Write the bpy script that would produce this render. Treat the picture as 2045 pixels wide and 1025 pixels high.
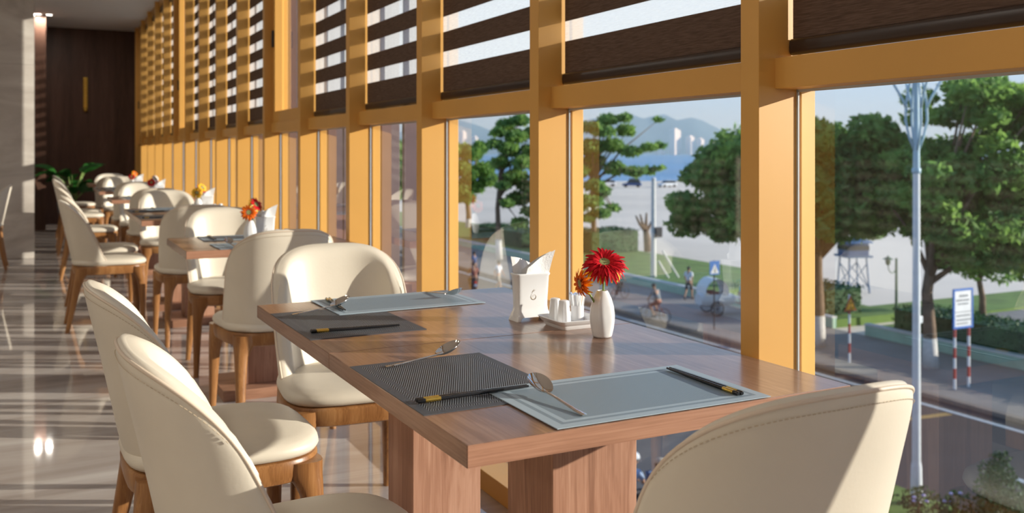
import bpy, bmesh, math, random
from mathutils import Vector, Matrix

for o in list(bpy.data.objects):
    bpy.data.objects.remove(o, do_unlink=True)
scene = bpy.context.scene
COL = scene.collection
PI = math.pi
R = math.radians
random.seed(7)

# ------------------------------------------------------------------ camera
YAW = R(26.675)
FPX = 1870.0
cam_d = bpy.data.cameras.new('camera')
cam = bpy.data.objects.new('camera', cam_d)
COL.objects.link(cam)
cam.location = (0, 0, 1.2)
cam.rotation_euler = (R(90), 0, -YAW)
cam_d.sensor_width = 36.0
cam_d.lens = 36.0 * FPX / 2045.0
cam_d.shift_y = -(512.5 - 305.0) / 2045.0
cam_d.clip_start = 0.05
cam_d.clip_end = 30000
cam_d.dof.use_dof = True
cam_d.dof.focus_distance = 1.95
cam_d.dof.aperture_fstop = 5.0
scene.camera = cam

# ------------------------------------------------------------------ light
SUN_H = Vector((-0.878, 0.478))          # horizontal travel of the sunlight
SUN_T = 0.235                            # tangent of the elevation
world = bpy.data.worlds.new('world')
scene.world = world
world.use_nodes = True
wn = world.node_tree.nodes
wl = world.node_tree.links
wn.clear()
w_out = wn.new('ShaderNodeOutputWorld')
w_bg = wn.new('ShaderNodeBackground')
# clear late-afternoon sky: pale blue at the horizon, deeper blue overhead, the same all round
w_tc = wn.new('ShaderNodeTexCoord')
w_sep = wn.new('ShaderNodeSeparateXYZ')
w_ramp = wn.new('ShaderNodeValToRGB')
w_ramp.color_ramp.elements[0].position = 0.0
w_ramp.color_ramp.elements[0].color = (0.60, 0.77, 0.98, 1)
w_ramp.color_ramp.elements[1].position = 1.0
w_ramp.color_ramp.elements[1].color = (0.17, 0.32, 0.62, 1)
w_mid = w_ramp.color_ramp.elements.new(0.35)
w_mid.color = (0.38, 0.57, 0.88, 1)
w_bg.inputs['Strength'].default_value = 1.0
wl.new(w_tc.outputs['Generated'], w_sep.inputs[0])
wl.new(w_sep.outputs[2], w_ramp.inputs[0])
wl.new(w_ramp.outputs[0], w_bg.inputs[0])
wl.new(w_bg.outputs[0], w_out.inputs[0])

sun_d = bpy.data.lights.new('sun', 'SUN')
sun = bpy.data.objects.new('sun', sun_d)
COL.objects.link(sun)
sun_d.energy = 6.6
sun_d.color = (1.0, 0.89, 0.75)
sun_d.angle = R(0.55)
sun.rotation_euler = Vector((SUN_H.x, SUN_H.y, -SUN_T)).to_track_quat('-Z', 'Y').to_euler()
sun.location = (30, -15, 20)
LAMP_W = 13.0                            # each ceiling downlight

vs = scene.view_settings
vs.view_transform = 'Standard'
vs.look = 'None'
vs.exposure = 0.16
vs.gamma = 1.0
vs.use_curve_mapping = False


# ------------------------------------------------------------------ materials
def newmat(name):
    m = bpy.data.materials.new(name)
    m.use_nodes = True
    nt = m.node_tree
    return m, nt, nt.nodes['Principled BSDF']


def rgb(c):
    return (c[0], c[1], c[2], 1.0)


def plain(name, col, rough=0.5, metal=0.0, spec=0.5, var=0.0, vscale=8.0, bump=0.0, bscale=60.0, coat=0.0):
    m, nt, b = newmat(name)
    b.inputs['Base Color'].default_value = rgb(col)
    b.inputs['Roughness'].default_value = rough
    b.inputs['Metallic'].default_value = metal
    b.inputs['Specular IOR Level'].default_value = spec
    b.inputs['Coat Weight'].default_value = coat
    b.inputs['Coat Roughness'].default_value = 0.05
    tc = nt.nodes.new('ShaderNodeTexCoord')
    if var > 0:
        n = nt.nodes.new('ShaderNodeTexNoise')
        n.inputs['Scale'].default_value = vscale
        n.inputs['Detail'].default_value = 5
        nt.links.new(tc.outputs['Object'], n.inputs['Vector'])
        r = nt.nodes.new('ShaderNodeValToRGB')
        r.color_ramp.elements[0].position = 0.3
        r.color_ramp.elements[1].position = 0.7
        r.color_ramp.elements[0].color = rgb([x * (1 - var) for x in col])
        r.color_ramp.elements[1].color = rgb([min(1, x * (1 + var)) for x in col])
        nt.links.new(n.outputs['Fac'], r.inputs[0])
        nt.links.new(r.outputs[0], b.inputs['Base Color'])
    if bump > 0:
        n2 = nt.nodes.new('ShaderNodeTexNoise')
        n2.inputs['Scale'].default_value = bscale
        n2.inputs['Detail'].default_value = 3
        nt.links.new(tc.outputs['Object'], n2.inputs['Vector'])
        bp = nt.nodes.new('ShaderNodeBump')
        bp.inputs['Strength'].default_value = bump
        bp.inputs['Distance'].default_value = 0.002
        nt.links.new(n2.outputs['Fac'], bp.inputs['Height'])
        nt.links.new(bp.outputs[0], b.inputs['Normal'])
    return m


def wood(name, c_dark, c_mid, c_light, axis='Z', rough=0.4, fine=1.0, ring=0.5, spec=0.4, coat=0.0):
    """grain runs along the given object axis"""
    m, nt, b = newmat(name)
    N = nt.nodes
    L = nt.links
    tc = N.new('ShaderNodeTexCoord')
    mp = N.new('ShaderNodeMapping')
    sc = {'X': (0.9, 9, 9), 'Y': (9, 0.9, 9), 'Z': (9, 9, 0.9)}[axis]
    mp.inputs['Scale'].default_value = sc
    L.new(tc.outputs['Object'], mp.inputs['Vector'])
    n1 = N.new('ShaderNodeTexNoise')
    n1.inputs['Scale'].default_value = 0.9 * fine
    n1.inputs['Detail'].default_value = 6
    n1.inputs['Roughness'].default_value = 0.62
    n1.inputs['Distortion'].default_value = 0.5
    L.new(mp.outputs[0], n1.inputs['Vector'])
    # cathedral rings: iterate the noise through a sine
    mu = N.new('ShaderNodeMath'); mu.operation = 'MULTIPLY'; mu.inputs[1].default_value = 55.0
    L.new(n1.outputs['Fac'], mu.inputs[0])
    si = N.new('ShaderNodeMath'); si.operation = 'SINE'
    L.new(mu.outputs[0], si.inputs[0])
    n2 = N.new('ShaderNodeTexNoise')
    mp2 = N.new('ShaderNodeMapping')
    k = 80 * fine
    mp2.inputs['Scale'].default_value = {'X': (1.6, k, k), 'Y': (k, 1.6, k), 'Z': (k, k, 1.6)}[axis]
    L.new(tc.outputs['Object'], mp2.inputs['Vector'])
    n2.inputs['Scale'].default_value = 3.0
    n2.inputs['Detail'].default_value = 4
    L.new(mp2.outputs[0], n2.inputs['Vector'])
    ma = N.new('ShaderNodeMath'); ma.operation = 'MULTIPLY_ADD'
    ma.inputs[1].default_value = 0.09 * ring
    L.new(si.outputs[0], ma.inputs[0])
    L.new(n1.outputs['Fac'], ma.inputs[2])
    mb = N.new('ShaderNodeMath'); mb.operation = 'MULTIPLY_ADD'
    mb.inputs[1].default_value = 0.46
    L.new(n2.outputs['Fac'], mb.inputs[0])
    L.new(ma.outputs[0], mb.inputs[2])
    r = N.new('ShaderNodeValToRGB')
    e = r.color_ramp.elements
    e[0].position = 0.52; e[0].color = rgb(c_dark)
    e[1].position = 0.95; e[1].color = rgb(c_light)
    x = e.new(0.735); x.color = rgb(c_mid)
    L.new(mb.outputs[0], r.inputs[0])
    L.new(r.outputs[0], b.inputs['Base Color'])
    b.inputs['Roughness'].default_value = rough
    b.inputs['Specular IOR Level'].default_value = spec
    b.inputs['Coat Weight'].default_value = coat
    b.inputs['Coat Roughness'].default_value = 0.12
    bp = N.new('ShaderNodeBump')
    bp.inputs['Strength'].default_value = 0.12
    bp.inputs['Distance'].default_value = 0.001
    L.new(mb.outputs[0], bp.inputs['Height'])
    L.new(bp.outputs[0], b.inputs['Normal'])
    return m


def marble(name, stops, scale, rough, stretch=(1, 1, 1), spec=0.5, vein=0.0):
    m, nt, b = newmat(name)
    N = nt.nodes
    L = nt.links
    tc = N.new('ShaderNodeTexCoord')
    mp = N.new('ShaderNodeMapping')
    mp.inputs['Scale'].default_value = stretch
    mp.inputs['Rotation'].default_value = (0, 0, 0.18)
    L.new(tc.outputs['Object'], mp.inputs['Vector'])
    n = N.new('ShaderNodeTexNoise')
    n.inputs['Scale'].default_value = scale
    n.inputs['Detail'].default_value = 9
    n.inputs['Roughness'].default_value = 0.6
    n.inputs['Distortion'].default_value = 1.3
    L.new(mp.outputs[0], n.inputs['Vector'])
    r = N.new('ShaderNodeValToRGB')
    e = r.color_ramp.elements
    e[0].position, e[0].color = stops[0][0], rgb(stops[0][1])
    e[1].position, e[1].color = stops[-1][0], rgb(stops[-1][1])
    for p, c in stops[1:-1]:
        x = e.new(p)
        x.color = rgb(c)
    L.new(n.outputs['Fac'], r.inputs[0])
    L.new(r.outputs[0], b.inputs['Base Color'])
    b.inputs['Roughness'].default_value = rough
    b.inputs['Specular IOR Level'].default_value = spec
    return m


def leafmat(name, c1, c2, trans=0.3):
    m, nt, b = newmat(name)
    N = nt.nodes
    L = nt.links
    tc = N.new('ShaderNodeTexCoord')
    n = N.new('ShaderNodeTexNoise')
    n.inputs['Scale'].default_value = 0.9
    n.inputs['Detail'].default_value = 4
    L.new(tc.outputs['Object'], n.inputs['Vector'])
    r = N.new('ShaderNodeValToRGB')
    r.color_ramp.elements[0].position = 0.35
    r.color_ramp.elements[1].position = 0.68
    r.color_ramp.elements[0].color = rgb(c1)
    r.color_ramp.elements[1].color = rgb(c2)
    L.new(n.outputs['Fac'], r.inputs[0])
    L.new(r.outputs[0], b.inputs['Base Color'])
    b.inputs['Roughness'].default_value = 0.55
    b.inputs['Specular IOR Level'].default_value = 0.235
    t = N.new('ShaderNodeBsdfTranslucent')
    L.new(r.outputs[0], t.inputs['Color'])
    mx = N.new('ShaderNodeMixShader')
    mx.inputs[0].default_value = trans
    L.new(b.outputs[0], mx.inputs[1])
    L.new(t.outputs[0], mx.inputs[2])
    L.new(mx.outputs[0], N['Material Output'].inputs[0])
    return m


def glassmat(name, tint=(0.95, 0.975, 0.985), refl=1.7):
    m, nt, b = newmat(name)
    N = nt.nodes
    L = nt.links
    N.remove(b)
    tr = N.new('ShaderNodeBsdfTransparent')
    tr.inputs[0].default_value = rgb(tint)
    gl = N.new('ShaderNodeBsdfGlossy')
    gl.inputs['Roughness'].default_value = 0.0
    gl.inputs['Color'].default_value = (1, 1, 1, 1)
    fr = N.new('ShaderNodeFresnel')
    fr.inputs['IOR'].default_value = 1.5
    ge = N.new('ShaderNodeNewGeometry')
    iv = N.new('ShaderNodeMath'); iv.operation = 'SUBTRACT'; iv.inputs[0].default_value = 1.0
    L.new(ge.outputs['Backfacing'], iv.inputs[1])
    mu = N.new('ShaderNodeMath'); mu.operation = 'MULTIPLY'
    L.new(fr.outputs[0], mu.inputs[0]); L.new(iv.outputs[0], mu.inputs[1])
    m2 = N.new('ShaderNodeMath'); m2.operation = 'MULTIPLY'; m2.use_clamp = True
    m2.inputs[1].default_value = refl
    L.new(mu.outputs[0], m2.inputs[0])
    mx = N.new('ShaderNodeMixShader')
    L.new(m2.outputs[0], mx.inputs[0])
    L.new(tr.outputs[0], mx.inputs[1])
    L.new(gl.outputs[0], mx.inputs[2])
    L.new(mx.outputs[0], N['Material Output'].inputs[0])
    return m


def sheermat(name):
    m, nt, b = newmat(name)
    N = nt.nodes
    L = nt.links
    N.remove(b)
    tr = N.new('ShaderNodeBsdfTransparent')
    tr.inputs[0].default_value = (0.97, 0.97, 0.97, 1)
    tl = N.new('ShaderNodeBsdfTranslucent')
    tl.inputs[0].default_value = (0.78, 0.81, 0.84, 1)
    df = N.new('ShaderNodeBsdfDiffuse')
    df.inputs[0].default_value = (0.62, 0.64, 0.66, 1)
    m1 = N.new('ShaderNodeMixShader'); m1.inputs[0].default_value = 0.35
    L.new(tl.outputs[0], m1.inputs[1]); L.new(df.outputs[0], m1.inputs[2])
    # fine woven threads
    tc = N.new('ShaderNodeTexCoord')
    wv = N.new('ShaderNodeTexNoise')
    mp = N.new('ShaderNodeMapping'); mp.inputs['Scale'].default_value = (4, 30, 500)
    L.new(tc.outputs['Object'], mp.inputs['Vector'])
    L.new(mp.outputs[0], wv.inputs['Vector'])
    wv.inputs['Scale'].default_value = 1.0
    rg = N.new('ShaderNodeMapRange')
    rg.inputs['To Min'].default_value = 0.30
    rg.inputs['To Max'].default_value = 0.58
    L.new(wv.outputs['Fac'], rg.inputs['Value'])
    m2 = N.new('ShaderNodeMixShader')
    L.new(rg.outputs[0], m2.inputs[0])
    L.new(tr.outputs[0], m2.inputs[1]); L.new(m1.outputs[0], m2.inputs[2])
    L.new(m2.outputs[0], N['Material Output'].inputs[0])
    return m


def fabric(name, c1, c2, stretch, rough=0.8):
    m, nt, b = newmat(name)
    N = nt.nodes
    L = nt.links
    tc = N.new('ShaderNodeTexCoord')
    mp = N.new('ShaderNodeMapping')
    mp.inputs['Scale'].default_value = stretch
    L.new(tc.outputs['Object'], mp.inputs['Vector'])
    n = N.new('ShaderNodeTexNoise')
    n.inputs['Scale'].default_value = 1.0
    n.inputs['Detail'].default_value = 4
    L.new(mp.outputs[0], n.inputs['Vector'])
    r = N.new('ShaderNodeValToRGB')
    r.color_ramp.elements[0].position = 0.35
    r.color_ramp.elements[1].position = 0.65
    r.color_ramp.elements[0].color = rgb(c1)
    r.color_ramp.elements[1].color = rgb(c2)
    L.new(n.outputs['Fac'], r.inputs[0])
    L.new(r.outputs[0], b.inputs['Base Color'])
    b.inputs['Roughness'].default_value = rough
    b.inputs['Specular IOR Level'].default_value = 0.2
    return m


def matweave(name, hx, hy, c_dark, c_light, c_edge, pitch, ang):
    """woven vinyl mat: fine diagonal ribs in the field, plain frames round the rim"""
    m, nt, b = newmat(name)
    N = nt.nodes
    L = nt.links

    def math_(op, a, c=None, cl=False):
        n = N.new('ShaderNodeMath'); n.operation = op; n.use_clamp = cl
        for i, x in enumerate((a, c)):
            if x is None:
                continue
            if isinstance(x, (int, float)):
                n.inputs[i].default_value = x
            else:
                L.new(x, n.inputs[i])
        return n.outputs[0]
    tc = N.new('ShaderNodeTexCoord')
    sp = N.new('ShaderNodeSeparateXYZ')
    L.new(tc.outputs['Object'], sp.inputs[0])
    ax = math_('SUBTRACT', hx, math_('ABSOLUTE', sp.outputs[0]))
    ay = math_('SUBTRACT', hy, math_('ABSOLUTE', sp.outputs[1]))
    d = math_('MINIMUM', ax, ay)
    ca, sa = math.cos(ang) / pitch, math.sin(ang) / pitch
    ph = math_('ADD', math_('MULTIPLY', sp.outputs[0], ca), math_('MULTIPLY', sp.outputs[1], sa))
    st = math_('GREATER_THAN', math_('FRACT', ph), 0.62)
    p2 = math_('ADD', math_('MULTIPLY', sp.outputs[0], -sa * 0.5), math_('MULTIPLY', sp.outputs[1], ca * 0.5))
    st = math_('MULTIPLY', st, math_('GREATER_THAN', math_('FRACT', p2), 0.10))
    # frames: plain 0..16 mm, ribs 16..26, plain 26..38, field
    in1 = math_('MULTIPLY', math_('GREATER_THAN', d, 0.018), math_('LESS_THAN', d, 0.027))
    fld = math_('GREATER_THAN', d, 0.037)
    rib = math_('MULTIPLY', st, math_('ADD', in1, fld, True))
    zone = math_('ADD', in1, fld, True)
    mx = N.new('ShaderNodeMix'); mx.data_type = 'RGBA'
    mx.inputs[6].default_value = rgb(c_edge)
    mx.inputs[7].default_value = rgb(c_dark)
    L.new(zone, mx.inputs[0])
    m2 = N.new('ShaderNodeMix'); m2.data_type = 'RGBA'
    L.new(rib, m2.inputs[0])
    L.new(mx.outputs[2], m2.inputs[6])
    m2.inputs[7].default_value = rgb(c_light)
    L.new(m2.outputs[2], b.inputs['Base Color'])
    b.inputs['Roughness'].default_value = 0.5
    b.inputs['Specular IOR Level'].default_value = 0.35
    return m


M = {}
M['gold'] = plain('gold_paint', (0.67, 0.355, 0.085), 0.42, var=0.04, vscale=3, bump=0.05, bscale=25)
M['seal'] = plain('grey_seal', (0.52, 0.58, 0.62), 0.4, var=0.06)
M['darkseal'] = plain('dark_seal', (0.03, 0.03, 0.035), 0.5, var=0.1)
M['fin'] = plain('mauve_metal', (0.16, 0.105, 0.11), 0.5, var=0.08)
M['glass'] = glassmat('window_glass')
M['sheer'] = sheermat('sheer_fabric')
M['band'] = fabric('brown_blind_fabric', (0.085, 0.052, 0.038), (0.14, 0.09, 0.068), (20, 25, 420))
M['bar'] = plain('brown_blind_bar', (0.035, 0.021, 0.017), 0.32, var=0.1)
M['floor'] = marble('polished_marble', [(0.26, (0.25, 0.205, 0.18)), (0.45, (0.42, 0.365, 0.33)), (0.58, (0.53, 0.48, 0.445)), (0.78, (0.66, 0.62, 0.585))], 1.1, 0.04, (0.35, 2.2, 1), 0.6)
M['colmarble'] = marble('column_marble', [(0.25, (0.40, 0.355, 0.315)), (0.5, (0.58, 0.53, 0.48)), (0.75, (0.72, 0.68, 0.62))], 1.0, 0.12, (1, 1, 2.6))
M['ceil'] = plain('ceiling_paint', (0.80, 0.78, 0.76), 0.8, var=0.02)
M['wall'] = plain('wall_paint', (0.66, 0.58, 0.48), 0.7, var=0.04)
M['darkwood'] = wood('dark_wall_wood', (0.066, 0.032, 0.021), (0.10, 0.049, 0.033), (0.14, 0.070, 0.048), 'Z', 0.45, 0.7, 0.3)
M['tabletop'] = wood('table_top_walnut', (0.155, 0.077, 0.047), (0.255, 0.135, 0.086), (0.36, 0.21, 0.142), 'Y', 0.28, 1.0, 0.55, 0.5, coat=0.35)
M['tableleg'] = wood('table_leg_walnut', (0.27, 0.130, 0.080), (0.40, 0.205, 0.130), (0.52, 0.295, 0.20), 'Z', 0.42, 0.9, 0.8)
M['chairwood'] = wood('chair_ash', (0.20, 0.082, 0.026), (0.32, 0.145, 0.050), (0.44, 0.225, 0.088), 'Z', 0.33, 1.4, 0.4)
M['leather'] = plain('cream_leather', (0.72, 0.655, 0.545), 0.42, var=0.05, vscale=5, bump=0.10, bscale=140)
M['piping'] = plain('cream_piping', (0.70, 0.58, 0.46), 0.5, var=0.06)
M['stitch'] = plain('tan_stitch', (0.50, 0.40, 0.28), 0.7, var=0.1)
M['ceramic'] = plain('white_ceramic', (0.83, 0.83, 0.835), 0.12, spec=0.6, var=0.01)
M['napkin'] = plain('paper_napkin', (0.90, 0.90, 0.90), 0.9, var=0.03, vscale=40, bump=0.5, bscale=180)
M['logo'] = plain('gold_print', (0.30, 0.20, 0.09), 0.35, 0.6, var=0.1)
M['brass'] = plain('brass', (0.86, 0.58, 0.13), 0.22, 1.0, var=0.1, vscale=30)
M['steel'] = plain('polished_steel', (0.72, 0.68, 0.64), 0.06, 1.0, var=0.02)
M['lacquer'] = plain('black_lacquer', (0.012, 0.012, 0.014), 0.22, var=0.2)
M['paperblue'] = plain('blue_paper_sleeve', (0.42, 0.52, 0.74), 0.7, var=0.15, vscale=300)
M['stem'] = plain('flower_stem', (0.24, 0.36, 0.09), 0.5, var=0.2, vscale=40)
M['petal_red'] = plain('red_petal', (0.52, 0.006, 0.014), 0.6, spec=0.15, var=0.35, vscale=70)
M['petal_orange'] = plain('orange_petal', (0.86, 0.15, 0.010), 0.6, spec=0.15, var=0.3, vscale=70)
M['petal_yellow'] = plain('yellow_petal', (0.92, 0.52, 0.02), 0.55, var=0.2, vscale=70)
M['petal_white'] = plain('white_petal', (0.85, 0.80, 0.72), 0.55, var=0.1, vscale=70)
M['eye_green'] = plain('flower_eye', (0.30, 0.31, 0.12), 0.8, var=0.4, vscale=400, bump=0.8, bscale=500)
M['eye_ring'] = plain('flower_ring', (0.50, 0.10, 0.06), 0.8, var=0.5, vscale=500)
M['pot'] = plain('grey_pot', (0.17, 0.18, 0.2), 0.5, var=0.1)
M['soil'] = plain('soil', (0.05, 0.035, 0.025), 0.9, var=0.3, vscale=30)
M['plantleaf'] = leafmat('house_plant_leaf', (0.012, 0.075, 0.010), (0.035, 0.17, 0.025), 0.2)
M['lampwhite'] = plain('lamp_trim', (0.8, 0.8, 0.78), 0.5, var=0.02)
# outside
M['asphalt'] = plain('asphalt', (0.036, 0.034, 0.036), 0.8, var=0.18, vscale=0.35)  # base darkened to stand in for tree shade on the road
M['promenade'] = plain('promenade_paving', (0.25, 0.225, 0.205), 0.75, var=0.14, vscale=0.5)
M['kerbstone'] = plain('kerb_stone', (0.20, 0.165, 0.14), 0.8, var=0.15, vscale=2)
M['greenkerb'] = plain('pale_green_kerb', (0.30, 0.46, 0.36), 0.7, var=0.12, vscale=1.5)
M['kerbtop'] = plain('white_kerb_top', (0.55, 0.56, 0.55), 0.7, var=0.08)
M['lawn'] = plain('lawn', (0.115, 0.20, 0.035), 0.9, var=0.25, vscale=0.8)
M['plaza'] = plain('beach_plaza', (0.76, 0.65, 0.53), 0.85, var=0.10, vscale=0.06)
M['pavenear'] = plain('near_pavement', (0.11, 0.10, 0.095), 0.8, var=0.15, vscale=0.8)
M['white_line'] = plain('white_road_paint', (0.42, 0.46, 0.48), 0.7, var=0.1)
M['yellow_line'] = plain('yellow_road_paint', (0.34, 0.22, 0.07), 0.7, var=0.2)
M['sea'] = plain('sea_water', (0.07, 0.27, 0.50), 0.35, var=0.1, vscale=0.01, bump=0.4, bscale=0.2)
M['hill'] = plain('haze_tinted_hill', (0.10, 0.19, 0.26), 0.9, var=0.15, vscale=0.003)  # blue of the distant haze mixed into the base colour
M['tower'] = plain('tower_concrete', (0.86, 0.80, 0.76), 0.7, var=0.05, vscale=0.05)
M['bark'] = plain('bark', (0.17, 0.115, 0.075), 0.9, var=0.3, vscale=3, bump=0.6, bscale=12)
M['bark_paint'] = plain('whitewashed_bark', (0.55, 0.53, 0.50), 0.8, var=0.1)
M['leaf_a'] = leafmat('broad_leaf', (0.10, 0.23, 0.07), (0.32, 0.50, 0.11), 0.55)
M['leaf_b'] = leafmat('almond_leaf', (0.11, 0.25, 0.09), (0.34, 0.52, 0.12), 0.55)
M['leaf_c'] = leafmat('hedge_leaf', (0.020, 0.070, 0.028), (0.055, 0.14, 0.045), 0.2)
M['post_white'] = plain('white_post_paint', (0.62, 0.66, 0.68), 0.4, var=0.05)
M['post_blue'] = plain('pale_blue_post_paint', (0.36, 0.52, 0.60), 0.4, var=0.05)
M['sign_blue'] = plain('sign_blue', (0.02, 0.14, 0.48), 0.45, var=0.05)
M['sign_white'] = plain('sign_white', (0.72, 0.73, 0.73), 0.5, var=0.06, vscale=3)
M['sign_grey'] = plain('sign_print_grey', (0.16, 0.18, 0.2), 0.6, var=0.3, vscale=20)
M['sign_red'] = plain('sign_red', (0.42, 0.05, 0.04), 0.5, var=0.1)
M['sign_yellow'] = plain('sign_yellow', (0.85, 0.42, 0.02), 0.5, var=0.05)
M['lampgreen'] = plain('green_lamp_iron', (0.05, 0.12, 0.06), 0.5, var=0.2)
M['globe'] = plain('white_globe', (0.8, 0.8, 0.78), 0.3, var=0.02)
M['towerblue'] = plain('blue_steel', (0.06, 0.13, 0.25), 0.5, var=0.1)
M['skin'] = plain('skin', (0.40, 0.22, 0.14), 0.6, var=0.06)
M['hair'] = plain('black_hair', (0.012, 0.011, 0.011), 0.5, var=0.2)
M['cl_grey'] = plain('grey_cloth', (0.17, 0.20, 0.23), 0.9, var=0.1)
M['cl_white'] = plain('white_cloth', (0.62, 0.65, 0.70), 0.9, var=0.05)
M['cl_blue'] = plain('blue_cloth', (0.055, 0.10, 0.22), 0.9, var=0.15)
M['cl_paleblue'] = plain('pale_blue_cloth', (0.30, 0.40, 0.58), 0.9, var=0.1)
M['cl_teal'] = plain('teal_cloth', (0.06, 0.32, 0.38), 0.9, var=0.1)
M['cl_dark'] = plain('dark_cloth', (0.03, 0.033, 0.04), 0.9, var=0.15)
M['cl_brown'] = plain('maroon_cloth', (0.20, 0.07, 0.06), 0.9, var=0.15)
M['cl_tan'] = plain('tan_cloth', (0.36, 0.31, 0.25), 0.9, var=0.1)
M['rubber'] = plain('rubber', (0.02, 0.02, 0.022), 0.7, var=0.1)
M['metal_dark'] = plain('dark_metal', (0.05, 0.05, 0.055), 0.4, 0.6, var=0.1)
M['white_body'] = plain('white_vehicle_paint', (0.62, 0.64, 0.66), 0.3, var=0.03)
M['blue_body'] = plain('blue_vehicle_paint', (0.05, 0.10, 0.24), 0.3, var=0.05)
M['red_light'] = plain('red_tail_light', (0.6, 0.03, 0.03), 0.3, var=0.05)
M['darkglass'] = plain('dark_vehicle_glass', (0.03, 0.035, 0.04), 0.1, var=0.05)
M['lavender'] = plain('lavender_flower', (0.45, 0.40, 0.62), 0.7, var=0.15)
m_, nt_, b_ = newmat('lamp_lens')
b_.inputs['Base Color'].default_value = (1, 1, 1, 1)
b_.inputs['Emission Color'].default_value = (1.0, 0.95, 0.86, 1)
b_.inputs['Emission Strength'].default_value = 14.0
M['lens'] = m_


# ------------------------------------------------------------------ mesh helpers
class MB:
    def __init__(self):
        self.v = []
        self.f = []

    def add(self, vs_, fs_):
        o = len(self.v)
        self.v += [tuple(p) for p in vs_]
        self.f += [tuple(i + o for i in f) for f in fs_]
        return self

    def box(self, x0, x1, y0, y1, z0, z1):
        return self.add([(x0, y0, z0), (x1, y0, z0), (x1, y1, z0), (x0, y1, z0), (x0, y0, z1), (x1, y0, z1), (x1, y1, z1), (x0, y1, z1)],
                        [(0, 3, 2, 1), (4, 5, 6, 7), (0, 1, 5, 4), (1, 2, 6, 5), (2, 3, 7, 6), (3, 0, 4, 7)])

    def loft(self, secs, cap=True, closed=True):
        n = len(secs[0])
        o = len(self.v)
        for s in secs:
            self.v += [tuple(p) for p in s]
        for i in range(len(secs) - 1):
            for j in range(n if closed else n - 1):
                k = (j + 1) % n
                self.f.append((o + i * n + j, o + i * n + k, o + (i + 1) * n + k, o + (i + 1) * n + j))
        if cap:
            self.f.append(tuple(o + j for j in reversed(range(n))))
            q = o + (len(secs) - 1) * n
            self.f.append(tuple(q + j for j in range(n)))
        return self

    def lathe(self, prof, n=24, c=(0, 0, 0), fl=None):
        secs = []
        for r, z in prof:
            ring = []
            for j in range(n):
                a = 2 * PI * j / n
                rr = r * (fl(a, z) if fl else 1.0)
                ring.append((c[0] + rr * math.cos(a), c[1] + rr * math.sin(a), c[2] + z))
            secs.append(ring)
        return self.loft(secs)

    def tube(self, pts, r, n=8):
        pts = [Vector(p) for p in pts]
        if not isinstance(r, (list, tuple)):
            r = [r] * len(pts)
        t0 = (pts[1] - pts[0]).normalized()
        up = Vector((0, 0, 1)) if abs(t0.z) < 0.9 else Vector((1, 0, 0))
        a = t0.cross(up).normalized()
        secs = []
        for i, p in enumerate(pts):
            if i == 0:
                t = pts[1] - pts[0]
            elif i == len(pts) - 1:
                t = pts[-1] - pts[-2]
            else:
                t = pts[i + 1] - pts[i - 1]
            t.normalize()
            a = (a - t * a.dot(t))
            if a.length < 1e-6:
                a = t.orthogonal()
            a.normalize()
            b = t.cross(a)
            secs.append([p + (a * math.cos(2 * PI * j / n) + b * math.sin(2 * PI * j / n)) * r[i] for j in range(n)])
        return self.loft(secs)

    def prism(self, poly, z0, z1):
        n = len(poly)
        return self.loft([[(x, y, z0) for x, y in poly], [(x, y, z1) for x, y in poly]])

    def grid(self, P):
        """P[i][j] points"""
        n = len(P[0])
        o = len(self.v)
        for row in P:
            self.v += [tuple(p) for p in row]
        for i in range(len(P) - 1):
            for j in range(n - 1):
                self.f.append((o + i * n + j, o + i * n + j + 1, o + (i + 1) * n + j + 1, o + (i + 1) * n + j))
        return self

    def ball(self, c, r, n=12, m=8):
        rx, ry, rz = (r, r, r) if isinstance(r, (int, float)) else r
        secs = []
        for i in range(m + 1):
            a = PI * (i + 0.02 if i == 0 else (i - 0.02 if i == m else i)) / m
            secs.append([(c[0] + rx * math.sin(a) * math.cos(2 * PI * j / n), c[1] + ry * math.sin(a) * math.sin(2 * PI * j / n), c[2] - rz * math.cos(a)) for j in range(n)])
        return self.loft(secs)

    def mesh(self, name, mat, smooth=False, bevel=0.0, seg=2, fixn=True):
        me = bpy.data.meshes.new(name)
        me.from_pydata(self.v, [], self.f)
        bm = bmesh.new()
        bm.from_mesh(me)
        if bevel > 0:
            bmesh.ops.remove_doubles(bm, verts=bm.verts, dist=1e-6)
            bmesh.ops.bevel(bm, geom=[e for e in bm.edges], offset=bevel, segments=seg, profile=0.5, affect='EDGES', clamp_overlap=True)
        if fixn:
            bmesh.ops.recalc_face_normals(bm, faces=bm.faces)
        bm.to_mesh(me)
        bm.free()
        if smooth:
            for p in me.polygons:
                p.use_smooth = True
            if smooth == 'auto':
                me.set_sharp_from_angle(angle=R(40))
        me.materials.append(mat)
        return me


def link(name, data, parent=None, loc=(0, 0, 0), rot=(0, 0, 0)):
    o = bpy.data.objects.new(name, data)
    COL.objects.link(o)
    o.location = loc
    o.rotation_euler = rot
    if parent is not None:
        o.parent = parent
    return o


def part(name, mb, mat, parent=None, smooth=False, bevel=0.0, loc=(0, 0, 0), rot=(0, 0, 0), seg=2):
    return link(name, mb.mesh(name, mat, smooth, bevel, seg), parent, loc, rot)


def tag(o, label, cat=None, group=None, kind=None):
    o['label'] = label
    if cat:
        o['category'] = cat
    if group:
        o['group'] = group
    if kind:
        o['kind'] = kind
    return o


def thing(name, label, cat, loc=(0, 0, 0), rz=0.0, group=None):
    o = link(name, None, None, loc, (0, 0, rz))
    o.empty_display_size = 0.05
    return tag(o, label, cat, group)


def structure(name, label, mb=None, mat=None, bevel=0.0, smooth=False):
    o = link(name, mb.mesh(name, mat, smooth, bevel) if mb else None)
    o['kind'] = 'structure'
    o['label'] = label
    return o


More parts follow.
